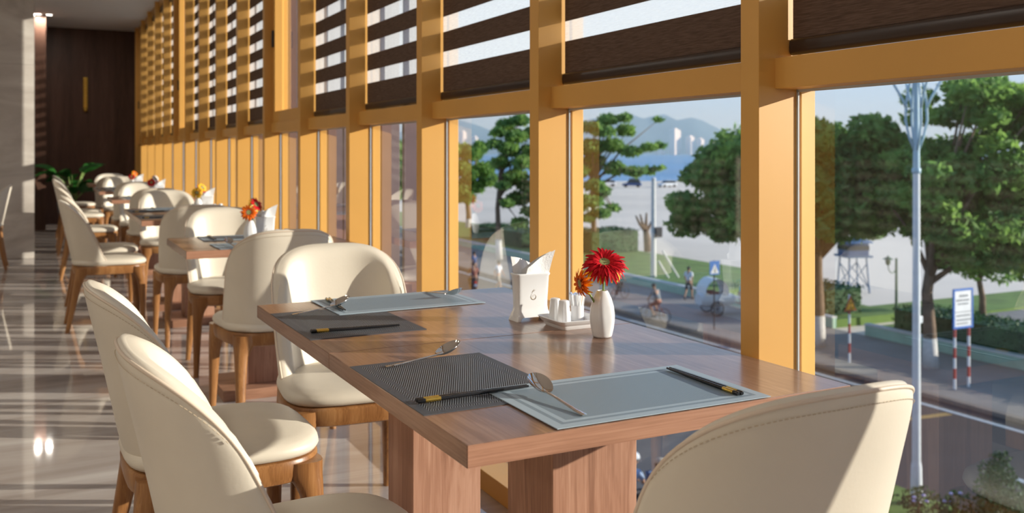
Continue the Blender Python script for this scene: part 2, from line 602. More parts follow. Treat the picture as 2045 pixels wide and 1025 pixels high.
def dup(root, label, loc=None, rz=None, group=None):
    r = root.copy()
    COL.objects.link(r)
    if loc is not None:
        r.location = loc
    if rz is not None:
        r.rotation_euler = (0, 0, rz)
    r['label'] = label
    if group:
        r['group'] = group
    for ch in list(root.children):
        c = ch.copy()
        COL.objects.link(c)
        c.parent = r
        for g in list(ch.children):
            d = g.copy()
            COL.objects.link(d)
            d.parent = c
    return r


def sup(cx, cy, hx, hy, n, k, z, ph=0.0):
    """superellipse ring"""
    out = []
    for j in range(k):
        a = 2 * PI * (j + ph) / k
        ca, sa = math.cos(a), math.sin(a)
        out.append((cx + hx * math.copysign(abs(ca) ** (2 / n), ca), cy + hy * math.copysign(abs(sa) ** (2 / n), sa), z))
    return out


# ------------------------------------------------------------------ room shell
XM = 1.42            # room face of the mullions
XG = 1.535           # glass
Y0, BAY = 1.609, 1.03
MW = 0.06
CEIL = 3.32
YFAR = 17.6
K0, K1 = -5, 15      # bays built
structure('floor', 'polished brown marble floor striped with sunlight', MB().box(-6.2, XM + 0.16, -5.2, YFAR + 0.2, -0.12, 0), M['floor'])
structure('ceiling', 'plain pale ceiling of the dining room', MB().box(-6.2, XM + 0.2, -5.2, YFAR + 0.2, CEIL, CEIL + 0.15), M['ceil'])
structure('wall_far', 'dark wood panelled end wall behind the plant', MB().box(-6.2, XM + 0.2, YFAR, YFAR + 0.2, 0, CEIL), M['darkwood'])
structure('wall_left', 'plain inner wall opposite the windows', MB().box(-6.2, -6.0, -5.2, YFAR, 0, CEIL), M['wall'])
structure('wall_back', 'plain wall behind the camera', MB().box(-6.0, XM + 0.2, -5.2, -5.0, 0, CEIL), M['wall'])
structure('wall_pier', 'projecting dark wood pier beside the end wall, striped with sunlight', MB().box(-1.4, 0.06, 16.12, YFAR, 0, CEIL), M['darkwood'])
structure('wall_sun_block', 'block added outside the last windows to shade the end wall', MB().box(1.72, 2.5, 16.45, 17.9, -6.5, CEIL + 1.0), M['fin'])  # added block that keeps the sun off the end wall
structure('wall_below', 'facade wall under the dining room windows', MB().box(XM - 0.05, XM + 0.16, -5.2, YFAR + 0.2, -6.5, -0.121), M['fin'])
# marble column: facing slabs on a core
colo = structure('wall_column', 'square pale marble column at the left, sunlit along its edge')
part('core', MB().box(-1.30, -0.095, 11.97, 13.05, 0, CEIL), M['colmarble'], colo)
for z0, z1 in ((0.0, 1.1), (1.1, 2.2), (2.2, 3.32)):
    part('slab', MB().box(-1.32, -0.075, 11.95, 11.97, z0 + 0.001, z1 - 0.001), M['colmarble'], colo, bevel=0.0005)
    part('slab', MB().box(-0.095, -0.075, 11.971, 13.05, z0 + 0.001, z1 - 0.001), M['colmarble'], colo, bevel=0.0005)

# windows
ZR0, ZR1 = 1.343, 1.412
me_mull = MB().box(XM, XG, 0, MW, 0.0, CEIL).mesh('mullion', M['gold'], bevel=0.0015)
me_cap = MB().box(XG + 0.010, 1.588, 0, MW, -0.1, CEIL).mesh('outer_cap', M['gold'], bevel=0.002)
gy0, gy1 = MW, BAY
me_rail = MB().box(1.468, 1.585, gy0 - 0.002, gy1 + 0.002, ZR0, ZR1).mesh('transom', M['gold'], bevel=0.0015)
me_sill = MB().box(XM - 0.02, 1.585, gy0 - 0.002, gy1 + 0.002, 0.0, 0.07).mesh('sill_rail', M['gold'], bevel=0.002)
me_head = MB().box(1.468, 1.585, gy0 - 0.002, gy1 + 0.002, CEIL - 0.08, CEIL - 0.002).mesh('head_rail', M['gold'], bevel=0.0015)
me_glo = MB().box(XG, XG + 0.008, gy0, gy1, 0.07, ZR0).mesh('pane', M['glass'])
me_gup = MB().box(XG, XG + 0.008, gy0, gy1, ZR1, CEIL - 0.08).mesh('pane', M['glass'])
ms = MB()
ms.box(XG - 0.004, XG - 0.0005, gy0, gy0 + 0.005, 0.07, ZR0)
ms.box(XG - 0.004, XG - 0.0005, gy1 - 0.005, gy1, 0.07, ZR0)
ms.box(XG - 0.004, XG - 0.0005, gy0, gy1, ZR0 - 0.006, ZR0)
ms.box(XG - 0.004, XG - 0.0005, gy0, gy1, 0.07, 0.075)
me_seal = ms.mesh('seal', M['seal'])
me_fin = MB().box(1.60, 1.70, -0.016, 0.016, -0.4, CEIL + 0.3).mesh('facade_fin', M['fin'], bevel=0.002)
# opening vent sash frame
sf = MB()
a0, a1 = gy0 + 0.0, gy1 - 0.0
for (ya, yb, za, zb) in ((a0, a0 + 0.075, ZR1, CEIL - 0.08), (a1 - 0.075, a1, ZR1, CEIL - 0.08), (a0 + 0.075, a1 - 0.075, ZR1, ZR1 + 0.08), (a0 + 0.075, a1 - 0.075, CEIL - 0.16, CEIL - 0.08)):
    sf.box(1.478, 1.530, ya, yb, za, zb)
me_sash = sf.mesh('vent_sash', M['gold'], bevel=0.0)
me_handle = MB().box(1.462, 1.478, a1 - 0.05, a1 - 0.03, 1.95, 2.07).mesh('sash_handle', M['darkseal'], bevel=0.004)
VENT = (4, 9, 14, -1 - 5 + 5 - 5)
VENTS = {4, 9, 14}
ORD = {-1: 'at the right edge of the picture', 0: 'showing the sea and a red flower before it', 1: 'behind the white napkin holder', 2: 'just beyond the front table'}


def ordw(n):
    return ['first', 'second', 'third', 'fourth', 'fifth', 'sixth', 'seventh', 'eighth', 'ninth', 'tenth', 'eleventh', 'twelfth', 'thirteenth', 'fourteenth', 'fifteenth', 'sixteenth', 'seventeenth', 'eighteenth', 'nineteenth', 'twentieth', 'twenty-first', 'twenty-second'][n - 1]


for i, k in enumerate(range(K0, K1 + 1)):
    y = Y0 + BAY * k
    if k in ORD:
        lb = 'gold framed window bay ' + ORD[k]
    elif k > 2:
        lb = 'gold framed window bay with outer fins, %s from the right edge of the picture' % ordw(k + 2)
    else:
        lb = 'gold framed window bay beside and behind the camera, %s out of view' % ordw(-1 - k)
    w = structure('window_%d' % (i + 1), lb)
    w.location = (0, y, 0)
    for nm, me in (('mullion', me_mull), ('outer_cap', me_cap), ('transom', me_rail), ('sill_rail', me_sill), ('head_rail', me_head), ('lower_pane', me_glo), ('upper_pane', me_gup), ('seal', me_seal)):
        link(nm, me, w)
    if k >= 2:
        for t in (1, 2):
            link('facade_fin', me_fin, w, (0, MW / 2 + BAY * t / 3, 0))
        if k < K1:
            link('facade_fin', me_fin, w, (0, MW / 2 + BAY, 0))
    if k in VENTS:
        s = link('vent_sash', me_sash, w)
        link('sash_handle', me_handle, s)
wend = structure('trim_1', 'last gold mullion against the dark end wall', MB().box(XM, 1.588, 0, MW, 0, CEIL), M['gold'])
wend.location = (0, Y0 + BAY * (K1 + 1) - 0.07, 0)

# zebra blinds
XB = 1.516
by0, by1 = gy0 + 0.012, gy1 - 0.006
PIT, DK = 0.148, 0.083
me_band = MB().box(XB - 0.001, XB + 0.001, by0, by1, 0, DK).mesh('dark_band', M['band'])
me_band0 = MB().box(XB - 0.001, XB + 0.001, by0, by1, 0, 0.104).mesh('dark_band', M['band'])
me_sheer = MB().box(XB - 0.0006, XB + 0.0006, by0, by1, 0, PIT - DK).mesh('sheer_band', M['sheer'])
bb = MB()
prof = []
for j in range(16):
    a = 2 * PI * j / 16
    prof.append((math.copysign(abs(math.cos(a)) ** 0.8, math.cos(a)) * 0.011, math.copysign(abs(math.sin(a)) ** 0.7, math.sin(a)) * 0.019))
bb.loft([[(XB + p[0], yy, p[1] + 0.019) for p in prof] for yy in (by0 - 0.004, by1 + 0.002)])
me_bar = bb.mesh('bottom_bar', M['bar'], 'auto')
me_cass = MB().box(XB - 0.03, XB + 0.012, by0, by1, CEIL - 0.155, CEIL - 0.085).mesh('cassette', M['bar'], bevel=0.006)
for k in range(K0, K1 + 1):
    if k in VENTS:
        continue
    if k in ORD:
        lb = 'brown striped zebra blind over the window ' + ORD[k]
    elif k > 2:
        lb = 'brown and white striped zebra blind, %s window from the right edge' % ordw(k + 2)
    else:
        lb = 'brown striped zebra blind on the %s window beside the camera' % ordw(-1 - k)
    b = thing('zebra_blind', lb, 'blind', (0, Y0 + BAY * k, 1.419), 0, 'zebra blinds along the window wall')
    link('bottom_bar', me_bar, b)
    link('cassette', me_cass, b, (0, 0, -1.419))
    z = 0.037
    dz = {0: 0.0, -1: 0.012, 1: 0.014}.get(k, 0.008)
    link('dark_band', me_band0, b, (0, 0, z))
    z += 0.104
    while z + 1.419 < CEIL - 0.16:
        link('sheer_band', me_sheer, b, (0, 0, z))
        link('dark_band', me_band, b, (0, 0, z + PIT - DK))
        z += PIT

# ceiling downlights
me_lt = MB().lathe([(0.062, 0), (0.062, -0.006), (0.045, -0.010), (0.045, 0.0)], 20).mesh('trim_ring', M['lampwhite'], 'auto')
me_ll = MB().lathe([(0.044, -0.004), (0.044, -0.001)], 20).mesh('lens', M['lens'])


def downlight(x, y, twin, lb):
    t = thing('downlight', lb, 'downlight', (x, y, CEIL - 0.0005), 0, 'ceiling downlights')
    for dx in ((-0.075, 0.075) if twin else (0,)):
        link('trim_ring', me_lt, t, (dx, 0, 0))
        link('lens', me_ll, t, (dx, 0, 0))
        ld = bpy.data.lights.new('downlight_bulb', 'AREA')
        ld.shape = 'DISK'
        ld.size = 0.07
        ld.energy = LAMP_W / (2 if twin else 1)
        ld.color = (1.0, 0.93, 0.82)
        link('bulb', ld, t, (dx, 0, -0.02))
    return t


downlight(0.03, 16.0, True, 'twin recessed ceiling downlight near the dark end wall')
for nm, x, y in (('beside the camera', -1.6, 0.6), ('behind the camera', -1.6, -2.6), ('left of the side chairs', -1.8, 3.6), ('deep in the room', -4.2, 0.6), ('deep in the room behind', -4.2, -2.6), ('deep in the room ahead', -4.2, 4.2), ('before the marble column', -1.8, 7.4), ('deep in the room far ahead', -4.2, 8.4)):  # unseen downlights added to fill the room with light
    downlight(x, y, True, 'twin recessed ceiling downlight added for fill, %s, out of view' % nm)


# ------------------------------------------------------------------ tables
TH, TT = 0.75, 0.036
TW, TL = 0.815, 0.742


def make_table(lb):
    t = thing('dining_table', lb, 'table', (0, 0, 0), 0, 'walnut pedestal tables along the windows')
    part('table_top', MB().box(-TW / 2, TW / 2, -TL / 2, TL / 2, TH - TT, TH), M['tabletop'], t, bevel=0.0012)
    # lighter edging proud by a hair
    e = 0.0008
    for ya, yb in ((-TL / 2 - e, -TL / 2 + 0.002), (TL / 2 - 0.002, TL / 2 + e)):
        part('edge_band', MB().box(-TW / 2 + 0.0012, TW / 2 - 0.0012, ya, yb, TH - TT + 0.0005, TH - 0.0006), M['edge'], t)
    part('pedestal', MB().box(-0.099, 0.099, -0.096, 0.096, 0.05, TH - TT - 0.0005), M['tableleg'], t, bevel=0.0015)
    part('plinth', MB().box(-0.215, 0.215, -0.205, 0.205, 0.0, 0.05), M['tableplinth'], t, bevel=0.0015)
    return t


M['edge'] = wood('table_edge_walnut', (0.27, 0.130, 0.080), (0.40, 0.205, 0.130), (0.50, 0.285, 0.19), 'X', 0.42, 1.4, 0.2)
M['tableplinth'] = wood('table_plinth_walnut', (0.24, 0.115, 0.070), (0.36, 0.185, 0.115), (0.46, 0.255, 0.17), 'X', 0.42, 0.9, 0.6)
# (name, centre x, centre y, rotation)
TABS = [('front', 0.987, 1.320 + TL / 2, 0.011), ('frontb', 0.9788, 2.0645 + TL / 2, 0.011),
        ('second', 0.995, 4.47 + TL / 2, 0), ('third', 0.995, 6.60 + TL / 2, 0), ('thirdb', 0.995, 7.346 + TL / 2, 0),
        ('fourth', 1.0, 9.62 + TL / 2, 0), ('fifth', 1.0, 11.75 + TL / 2, 0), ('fifthb', 1.0, 12.496 + TL / 2, 0), ('sixth', 1.0, 14.45 + TL / 2, 0)]
TLAB = {'front': 'walnut pedestal table nearest the camera, holding the light placemat and spoon',
        'frontb': 'walnut pedestal table pushed against the far side of the nearest one',
        'second': 'single walnut pedestal table with an orange gerbera vase, behind the front pair',
        'third': 'walnut pedestal table, nearer one of the pair with yellow flowers',
        'thirdb': 'walnut pedestal table, farther one of the pair with yellow flowers',
        'fourth': 'small distant walnut table with a red and white flower',
        'fifth': 'distant walnut table in front of the last table',
        'fifthb': 'distant walnut table pushed behind another, near the plant',
        'sixth': 'last walnut table before the dark end wall'}
table0 = None
for nm, x, y, rz in TABS:
    if table0 is None:
        table0 = make_table(TLAB[nm])
        table0.location = (x, y, 0)
        table0.rotation_euler.z = rz
    else:
        dup(table0, TLAB[nm], (x, y, 0), rz)


# ------------------------------------------------------------------ chairs (front = +Y)
def chair_shell():
    NN = 160
    n_, dep = 2.7, 0.235
    Z0, Z1 = 0.418, 0.870

    def upath(w):
        pts = [(0.0, 0.0)]
        acc = [0.0]
        for i in range(1, NN + 1):
            th = PI / 2 * i / NN
            x = w * math.sin(th) ** (2 / n_)
            y = dep * (1 - math.cos(th) ** (2 / n_)) if i < NN else dep
            acc.append(acc[-1] + math.hypot(x - pts[-1][0], y - pts[-1][1]))
            pts.append((x, y))
        return pts, acc

    paths = {}

    def U(w, s):
        key = round(w, 4)
        if key not in paths:
            paths[key] = upath(key)
        pts, acc = paths[key]
        if s >= acc[-1]:
            return pts[-1][0], pts[-1][1] + (s - acc[-1])
        lo, hi = 0, NN
        while hi - lo > 1:
            m = (lo + hi) // 2
            if acc[m] <= s:
                lo = m
            else:
                hi = m
        t = (s - acc[lo]) / (acc[hi] - acc[lo])
        return pts[lo][0] + t * (pts[hi][0] - pts[lo][0]), pts[lo][1] + t * (pts[hi][1] - pts[lo][1])

    HC = 0.60

    def pt(u, v):
        ht = HC + (1 - HC) * max(0.0, 1 - abs(u) ** 3.2) ** (1 / 2.3)
        h = v * ht
        S = 0.352 - 0.092 * h
        w = 0.214 + 0.046 * h - 0.014 * h * h
        x, y = U(w, abs(u) * S)
        y = y - 0.205 - 0.095 * h ** 1.15
        # bottom tucks in slightly
        tuck = max(0.0, 1 - h / 0.22) ** 2 * 0.012
        return Vector((math.copysign(x, u), y + tuck, Z0 + (Z1 - Z0) * h))
    return pt


def build_chair(lb):
    c = thing('dining_chair', lb, 'chair', (0, 0, 0), 0, 'cream leather dining chairs')
    pt = chair_shell()
    NU, NV = 40, 22
    us = [math.sin(PI / 2 * (-1 + 2 * i / NU)) for i in range(NU + 1)]
    vv = [math.sin(PI / 2 * j / NV) ** 0.92 for j in range(NV + 1)]
    O = [[pt(u, v) for u in us] for v in vv]

    def nrm(u, v):
        e = 0.012
        u0, u1 = max(-0.985, u - e), min(0.985, u + e)
        v0, v1 = max(0, v - e), min(0.985, v + e)
        if u1 - u0 < 1e-4:
            u0, u1 = (-0.985, -0.96) if u < 0 else (0.96, 0.985)
        if v1 - v0 < 1e-4:
            v0, v1 = 0.96, 0.985
        um = min(0.97, max(-0.97, u))
        vm = min(0.97, v)
        a = pt(u1, vm) - pt(u0, vm)
        b = pt(um, v1) - pt(um, v0)
        n = a.cross(b)
        n.normalize()
        mid = Vector((0, 0.05, pt(u, v).z))
        if n.dot(mid - pt(u, v)) < 0:
            n = -n
        return n
    Nn = [[nrm(u, v) for u in us] for v in vv]
    I, Oo = [], []
    for j, v in enumerate(vv):
        ri, ro = [], []
        for i, u in enumerate(us):
            eu = 1 - abs(u)
            ev = 1 - v
            f = (1 - math.exp(-eu / 0.035)) * (1 - math.exp(-ev / 0.035))
            ri.append(O[j][i] + Nn[j][i] * (0.016 + 0.032 * f))
            ro.append(O[j][i] - Nn[j][i] * (0.000 + 0.006 * f))
        I.append(ri)
        Oo.append(ro)
    mb = MB()
    mb.grid(Oo)
    n1 = len(mb.v)
    mb.grid(I)
    W = NU + 1

    def o_(j, i):
        return j * W + i

    def i_(j, i):
        return n1 + j * W + i
    # rim with one extra rounded row
    loop = [(j, 0) for j in range(NV + 1)] + [(NV, i) for i in range(1, NU + 1)] + [(j, NU) for j in range(NV - 1, -1, -1)] + [(0, i) for i in range(NU - 1, 0, -1)]
    rim = []
    for (j, i) in loop:
        a, b = Vector(mb.v[o_(j, i)]), Vector(mb.v[i_(j, i)])
        jj, ii = min(max(j, 1), NV - 1), min(max(i, 1), NU - 1)
        inn = Vector(mb.v[o_(jj, ii)])
        d = (a - inn)
        d = d.normalized() if d.length > 1e-6 else Vector((0, 0, 1))
        rim.append(len(mb.v))
        mb.v.append(tuple((a + b) / 2 + d * 0.006))
    for q in range(len(loop)):
        p, r_ = loop[q], loop[(q + 1) % len(loop)]
        mb.f.append((o_(*p), o_(*r_), rim[(q + 1) % len(loop)], rim[q]))
        mb.f.append((rim[q], rim[(q + 1) % len(loop)], i_(*r_), i_(*p)))
    br = part('backrest', mb, M['leather'], c, smooth=True)
    # piping round the outer edge
    pl = [Vector(mb.v[o_(j, 0)]) for j in range(NV + 1)] + [Vector(mb.v[o_(NV, i)]) for i in range(1, NU + 1)] + [Vector(mb.v[o_(j, NU)]) for j in range(NV - 1, -1, -1)]
    cl = [pl[0]]
    for p in pl[1:]:
        if (p - cl[-1]).length > 0.006:
            cl.append(p)
    part('piping', MB().tube(cl, 0.0034, 7), M['piping'], br, smooth=True)
    # row of stitches just inside the piping on the outer side
    st = MB()
    acc = 0.0
    us2 = [-1 + 2 * i / 900 for i in range(901)]
    prev = None
    row = []
    for u in us2:
        uu = max(-0.965, min(0.965, u))
        p = pt(uu, 0.962) - nrm(uu, 0.962) * 0.0058
        if prev is None or (p - prev).length > 0.0001:
            row.append(p)
            prev = p
    k = 0
    q = row[0]
    run = 0.0
    seg = [row[0]]
    on = True
    for a, b in zip(row, row[1:]):
        run += (b - a).length
        if on:
            seg.append(b)
        if on and run > 0.0050:
            if len(seg) > 1:
                st.tube([seg[0], seg[-1]], 0.0007, 4)
            on, run = False, 0.0
        elif not on and run > 0.0028:
            on, run, seg = True, 0.0, [b]
    so = part('stitching', st, M['stitch'], br)
    so['kind'] = 'stuff'

    # seat cushion
    def foot(g, z, k=44):
        out = []
        for j in range(k):
            a = 2 * PI * j / k
            ca, sa = math.cos(a), math.sin(a)
            x = math.copysign(abs(ca) ** (2 / 3.6), ca)
            y = math.copysign(abs(sa) ** (2 / 3.2), sa)
            hy = 0.225
            hx = 0.222 + 0.016 * y
            out.append((x * (hx + g), 0.02 + y * (hy + g), z))
        return out
    cs = MB()
    cs.loft([foot(-0.010, 0.436), foot(0.006, 0.440), foot(0.013, 0.452), foot(0.010, 0.466), foot(-0.004, 0.477), foot(-0.03, 0.4845), foot(-0.09, 0.4895), foot(-0.16, 0.491), foot(-0.205, 0.4915)])
    part('seat', cs, M['leather'], c, smooth=True)
    fr = MB()
    fr.loft([foot(-0.045, 0.376), foot(-0.006, 0.376), foot(0.004, 0.381), foot(0.008, 0.395), foot(0.010, 0.425), foot(0.006, 0.434), foot(-0.004, 0.4365), foot(-0.06, 0.4365)])
    part('seat_frame', fr, M['chairwood'], c, smooth='auto')
    # legs flow out of the frame
    for sx in (-1, 1):
        for sy in (-1, 1):
            secs = []
            zs = [0.425, 0.405, 0.388, 0.374, 0.358, 0.335, 0.30, 0.22, 0.12, 0.0]
            fl = [0.046, 0.046, 0.044, 0.039, 0.0335, 0.0285, 0.025, 0.021, 0.0175, 0.0135]
            for z, hw in zip(zs, fl):
                t = (0.425 - z) / 0.425
                if sy > 0:
                    ox, oy = sx * (0.236 - 0.004 * t), 0.240 - 0.004 * t
                else:
                    ox, oy = sx * (0.207 + 0.004 * t), -0.200 - 0.062 * t ** 1.3
                cx, cy = ox - sx * hw, oy - sy * hw
                secs.append(sup(cx, cy, hw, hw, 2.9, 16, z))
            part('leg', MB().loft(secs), M['chairwood'], c, smooth='auto')
    return c


N_, S_, E_, W_ = 0.0, PI, -PI / 2, PI / 2      # facing +Y, -Y, +X, -X
CH = [
    (0.988, 1.235, N_ + 0.01, 'cream chair at lower right seen from behind, half sunlit'),
    (0.415, 1.725, E_ + 0.01, 'nearest cream chair at the left edge of the front table'),
    (0.395, 2.545, E_ + 0.02, 'second cream chair at the left edge of the front tables'),
    (0.905, 2.985, S_ - 0.05, 'cream chair facing the camera at the far end of the front tables'),
    (0.925, 4.230, N_ + 0.04, 'cream chair turned its back, behind the one facing the front tables'),
    (0.955, 5.440, S_, 'cream chair facing the camera behind the second table'),
    (0.890, 6.360, N_, 'cream chair turned its back at the near end of the yellow-flower tables'),
    (0.400, 7.080, E_, 'cream chair in profile, nearer of two left of the yellow-flower tables'),
    (0.420, 7.900, E_, 'cream chair in profile, farther of two left of the yellow-flower tables'),
    (0.960, 8.330, S_, 'cream chair facing the camera behind the yellow-flower tables'),
    (0.950, 9.380, N_, 'cream chair turned its back before the fourth table'),
    (0.410, 9.980, E_, 'distant cream chair in profile left of the fourth table'),
    (0.960, 10.620, S_, 'distant cream chair facing the camera behind the fourth table'),
    (0.950, 11.520, N_, 'distant cream chair turned its back before the fifth table'),
    (0.420, 12.250, E_, 'distant cream chair in profile left of the fifth table'),
    (0.420, 12.980, E_, 'distant cream chair in profile, last but one of the left row'),
    (0.960, 13.480, S_, 'distant cream chair facing the camera behind the fifth table'),
    (0.900, 14.210, N_, 'distant cream chair turned its back before the last table'),
    (0.440, 14.850, E_, 'last cream chair of the left row, beside the plant'),
    (0.950, 15.430, S_, 'cream chair against the dark end wall behind the last table'),
    (-0.575, 11.10, W_, 'shaded cream chair standing before the marble column'),
]
chair0 = None
for x, y, rz, lb in CH:
    if chair0 is None:
        chair0 = build_chair(lb)
        chair0.location = (x, y, 0)
        chair0.rotation_euler.z = rz
    else:
        dup(chair0, lb, (x, y, 0), rz)

# ------------------------------------------------------------------ placemats
ZT = TH


def make_mat(kind, hx, hy, dark):
    mb = MB().box(-hx, hx, -hy, hy, 0, 0.0014)
    if dark:
        mt = matweave('dark_woven_vinyl_%s' % kind, hx, hy, (0.012, 0.013, 0.017), (0.22, 0.24, 0.265), (0.070, 0.076, 0.090), 0.0042, R(-25))
    else:
        mt = matweave('pale_woven_vinyl_%s' % kind, hx, hy, (0.165, 0.225, 0.275), (0.31, 0.385, 0.45), (0.37, 0.46, 0.53), 0.0022, R(35))
    return mb.mesh('placemat', mt)


me_matd = make_mat('a', 0.150, 0.205, True)
me_matl = make_mat('b', 0.225, 0.142, False)


def mat_(me, x, y, rz, lb, z=ZT + 0.0002):
    o = link('placemat', me, None, (x, y, z), (0, 0, rz))
    return tag(o, lb, 'placemat', 'placemats on the tables')


mat_(me_matd, 0.730, 1.703, 0.015, 'dark grey woven placemat on the front table, nearer of the two')
mat_(me_matd, 0.722, 2.428, 0.015, 'dark grey woven placemat on the front tables, farther of the two')
mat_(me_matl, 0.970, 1.463, 0.004, 'pale grey woven placemat at the near end of the front table', ZT + 0.0018)
mat_(me_matl, 0.955, 2.668, 0.03, 'pale grey woven placemat at the far end of the front tables', ZT + 0.0018)
far_mats = []
for t, y0, y1, dbl in (('second', 4.47, 5.212, 0), ('third', 6.60, 8.088, 1), ('fourth', 9.62, 10.36, 0), ('fifth', 11.75, 13.24, 1)):
    mat_(me_matl, 0.96, y0 + 0.150, 0.02, 'pale grey placemat at the near end of the %s table' % t, ZT + 0.0018)
    mat_(me_matl, 0.96, y1 - 0.150, -0.01, 'pale grey placemat at the far end of the %s table' % t, ZT + 0.0018)
    if dbl:
        mat_(me_matd, 0.745, y0 + 0.38, 0, 'dark grey placemat on the %s table, nearer one' % t)
        mat_(me_matd, 0.745, y1 - 0.38, 0, 'dark grey placemat on the %s table, farther one' % t)

# ------------------------------------------------------------------ cutlery
def spoon_mesh():
    mb = MB()
    # handle along -Y, bowl towards +Y; origin at bowl/handle joint; z0 = resting plane
    secs = []
    for y, w, z, t in ((-0.128, 0.0045, 0.0022, 0.0013), (-0.126, 0.0062, 0.0022, 0.0015), (-0.10, 0.0058, 0.0034, 0.0015), (-0.06, 0.0042, 0.0062, 0.0016), (-0.02, 0.0030, 0.0090, 0.0018), (-0.002, 0.0032, 0.0098, 0.0019), (0.006, 0.0042, 0.0108, 0.0018)):
        secs.append([(w * math.cos(2 * PI * j / 10), y, z + t * math.sin(2 * PI * j / 10)) for j in range(10)])
    mb.loft(secs)
    # bowl: outer and inner grids, the tip raised above the handle
    n, m = 24, 8
    L, Wd = 0.066, 0.0215
    ct, st_ = math.cos(R(24)), math.sin(R(24))

    def bp(a, r, off):
        yy = L / 2 - 0.002 - L / 2 * math.cos(a) * r
        egg = 1.0 - 0.12 * math.cos(a)
        xx = Wd * math.sin(a) * r * egg
        dz = -0.0105 * (1 - r ** 2.2) + off
        return (xx, yy * ct - dz * st_, max(0.0004 + off, 0.0105 + yy * st_ * 0.9 + dz * ct))
    out = [[bp(2 * PI * j / n, max(0.02, i / m), 0.0) for j in range(n)] for i in range(m + 1)]
    inn = [[bp(2 * PI * j / n, max(0.02, i / m), 0.0014) for j in range(n)] for i in range(m + 1)]
    mb.loft(out + inn[::-1], cap=True)
    return mb.mesh('spoon', M['steel'], 'auto')


me_spoon = spoon_mesh()


def spoon(x, y, z, ang, lb, tilt=0.0):
    o = link('spoon', me_spoon, None, (x, y, z), (tilt, 0, ang))
    return tag(o, lb, 'spoon', 'steel spoons on the placemats')


me_ch_sh = MB().loft([sup(0, y, r, r, 4, 12, 0) for y, r in ()] or [[(r * math.cos(2 * PI * j / 10), y, r * math.sin(2 * PI * j / 10) + 0.0040) for j in range(10)] for y, r in ((0.0, 0.0038), (0.04, 0.0038), (0.16, 0.0029), (0.225, 0.0021))]).mesh('shaft', M['lacquer'], 'auto')
me_ch_gd = MB().loft([[(r * math.cos(2 * PI * j / 10), y, r * math.sin(2 * PI * j / 10) + 0.0040) for j in range(10)] for y, r in ((0.012, 0.0), (0.012, 0.0041), (0.042, 0.0041), (0.042, 0.0))]).mesh('gold_band', M['brass'], 'auto')
me_ch_cap = MB().loft([[(r * math.cos(2 * PI * j / 10), y, r * math.sin(2 * PI * j / 10) + 0.0040) for j in range(10)] for y, r in ((-0.002, 0.0), (-0.002, 0.0030), (0.0, 0.0040), (0.011, 0.0040), (0.011, 0.0))]).mesh('end_cap', M['lacquer'], 'auto')


def chopsticks(x, y, z, ang, lb):
    """gold end at (x, y), pointing along ang (0 = +Y)"""
    for s, w in ((-1, 'left'), (1, 'right')):
        px, py = x + s * 0.0046 * math.cos(ang), y + s * 0.0046 * math.sin(ang)
        t = thing('chopstick', 'gold-banded chopstick ' + lb + (', right one' if s > 0 else ', left one'), 'chopstick', (px, py, z), ang + s * 0.006, 'chopsticks on the placemats')
        link('shaft', me_ch_sh, t)
        link('gold_band', me_ch_gd, t)
        link('end_cap', me_ch_cap, t)


ZM = ZT + 0.0017
ZM2 = ZT + 0.0033
spoon(0.765, 1.886, ZM, R(-78), 'steel spoon lying across the top of the nearer dark placemat')
spoon(0.822, 1.490, ZM2, R(0), 'steel spoon lying on the near pale placemat')
spoon(0.735, 2.606, ZM2, R(-72), 'steel spoon lying on the farther dark placemat')
spoon(1.125, 2.672, ZM2, R(-168), 'steel spoon at the window end of the far pale placemat')
chopsticks(0.600, 1.568, ZM2, R(-88), 'on the nearer dark placemat')
chopsticks(1.147, 1.350, ZM2, R(-1), 'on the near pale placemat')
chopsticks(0.600, 2.305, ZM, R(-94), 'on the farther dark placemat')
chopsticks(0.776, 2.790, ZM2, R(176), 'crossed by a spoon on the far pale placemat')
for t, y0, y1, dbl in (('second', 4.47, 5.212, 0), ('third', 6.60, 8.088, 1), ('fourth', 9.62, 10.36, 0), ('fifth', 11.75, 13.24, 1)):
    spoon(0.81, y0 + 0.16, ZM2, 0.05, 'steel spoon on the near pale placemat of the %s table' % t)
    spoon(1.10, y1 - 0.14, ZM2, PI, 'steel spoon on the far pale placemat of the %s table' % t)
    chopsticks(0.795, y1 - 0.03, ZM2, PI, 'on the far pale placemat of the %s table' % t)
    if dbl:
        chopsticks(0.615, y0 + 0.24, ZM, R(-90), 'on the nearer dark placemat of the %s table' % t)
        chopsticks(0.615, y1 - 0.50, ZM, R(-90), 'on the farther dark placemat of the %s table' % t)


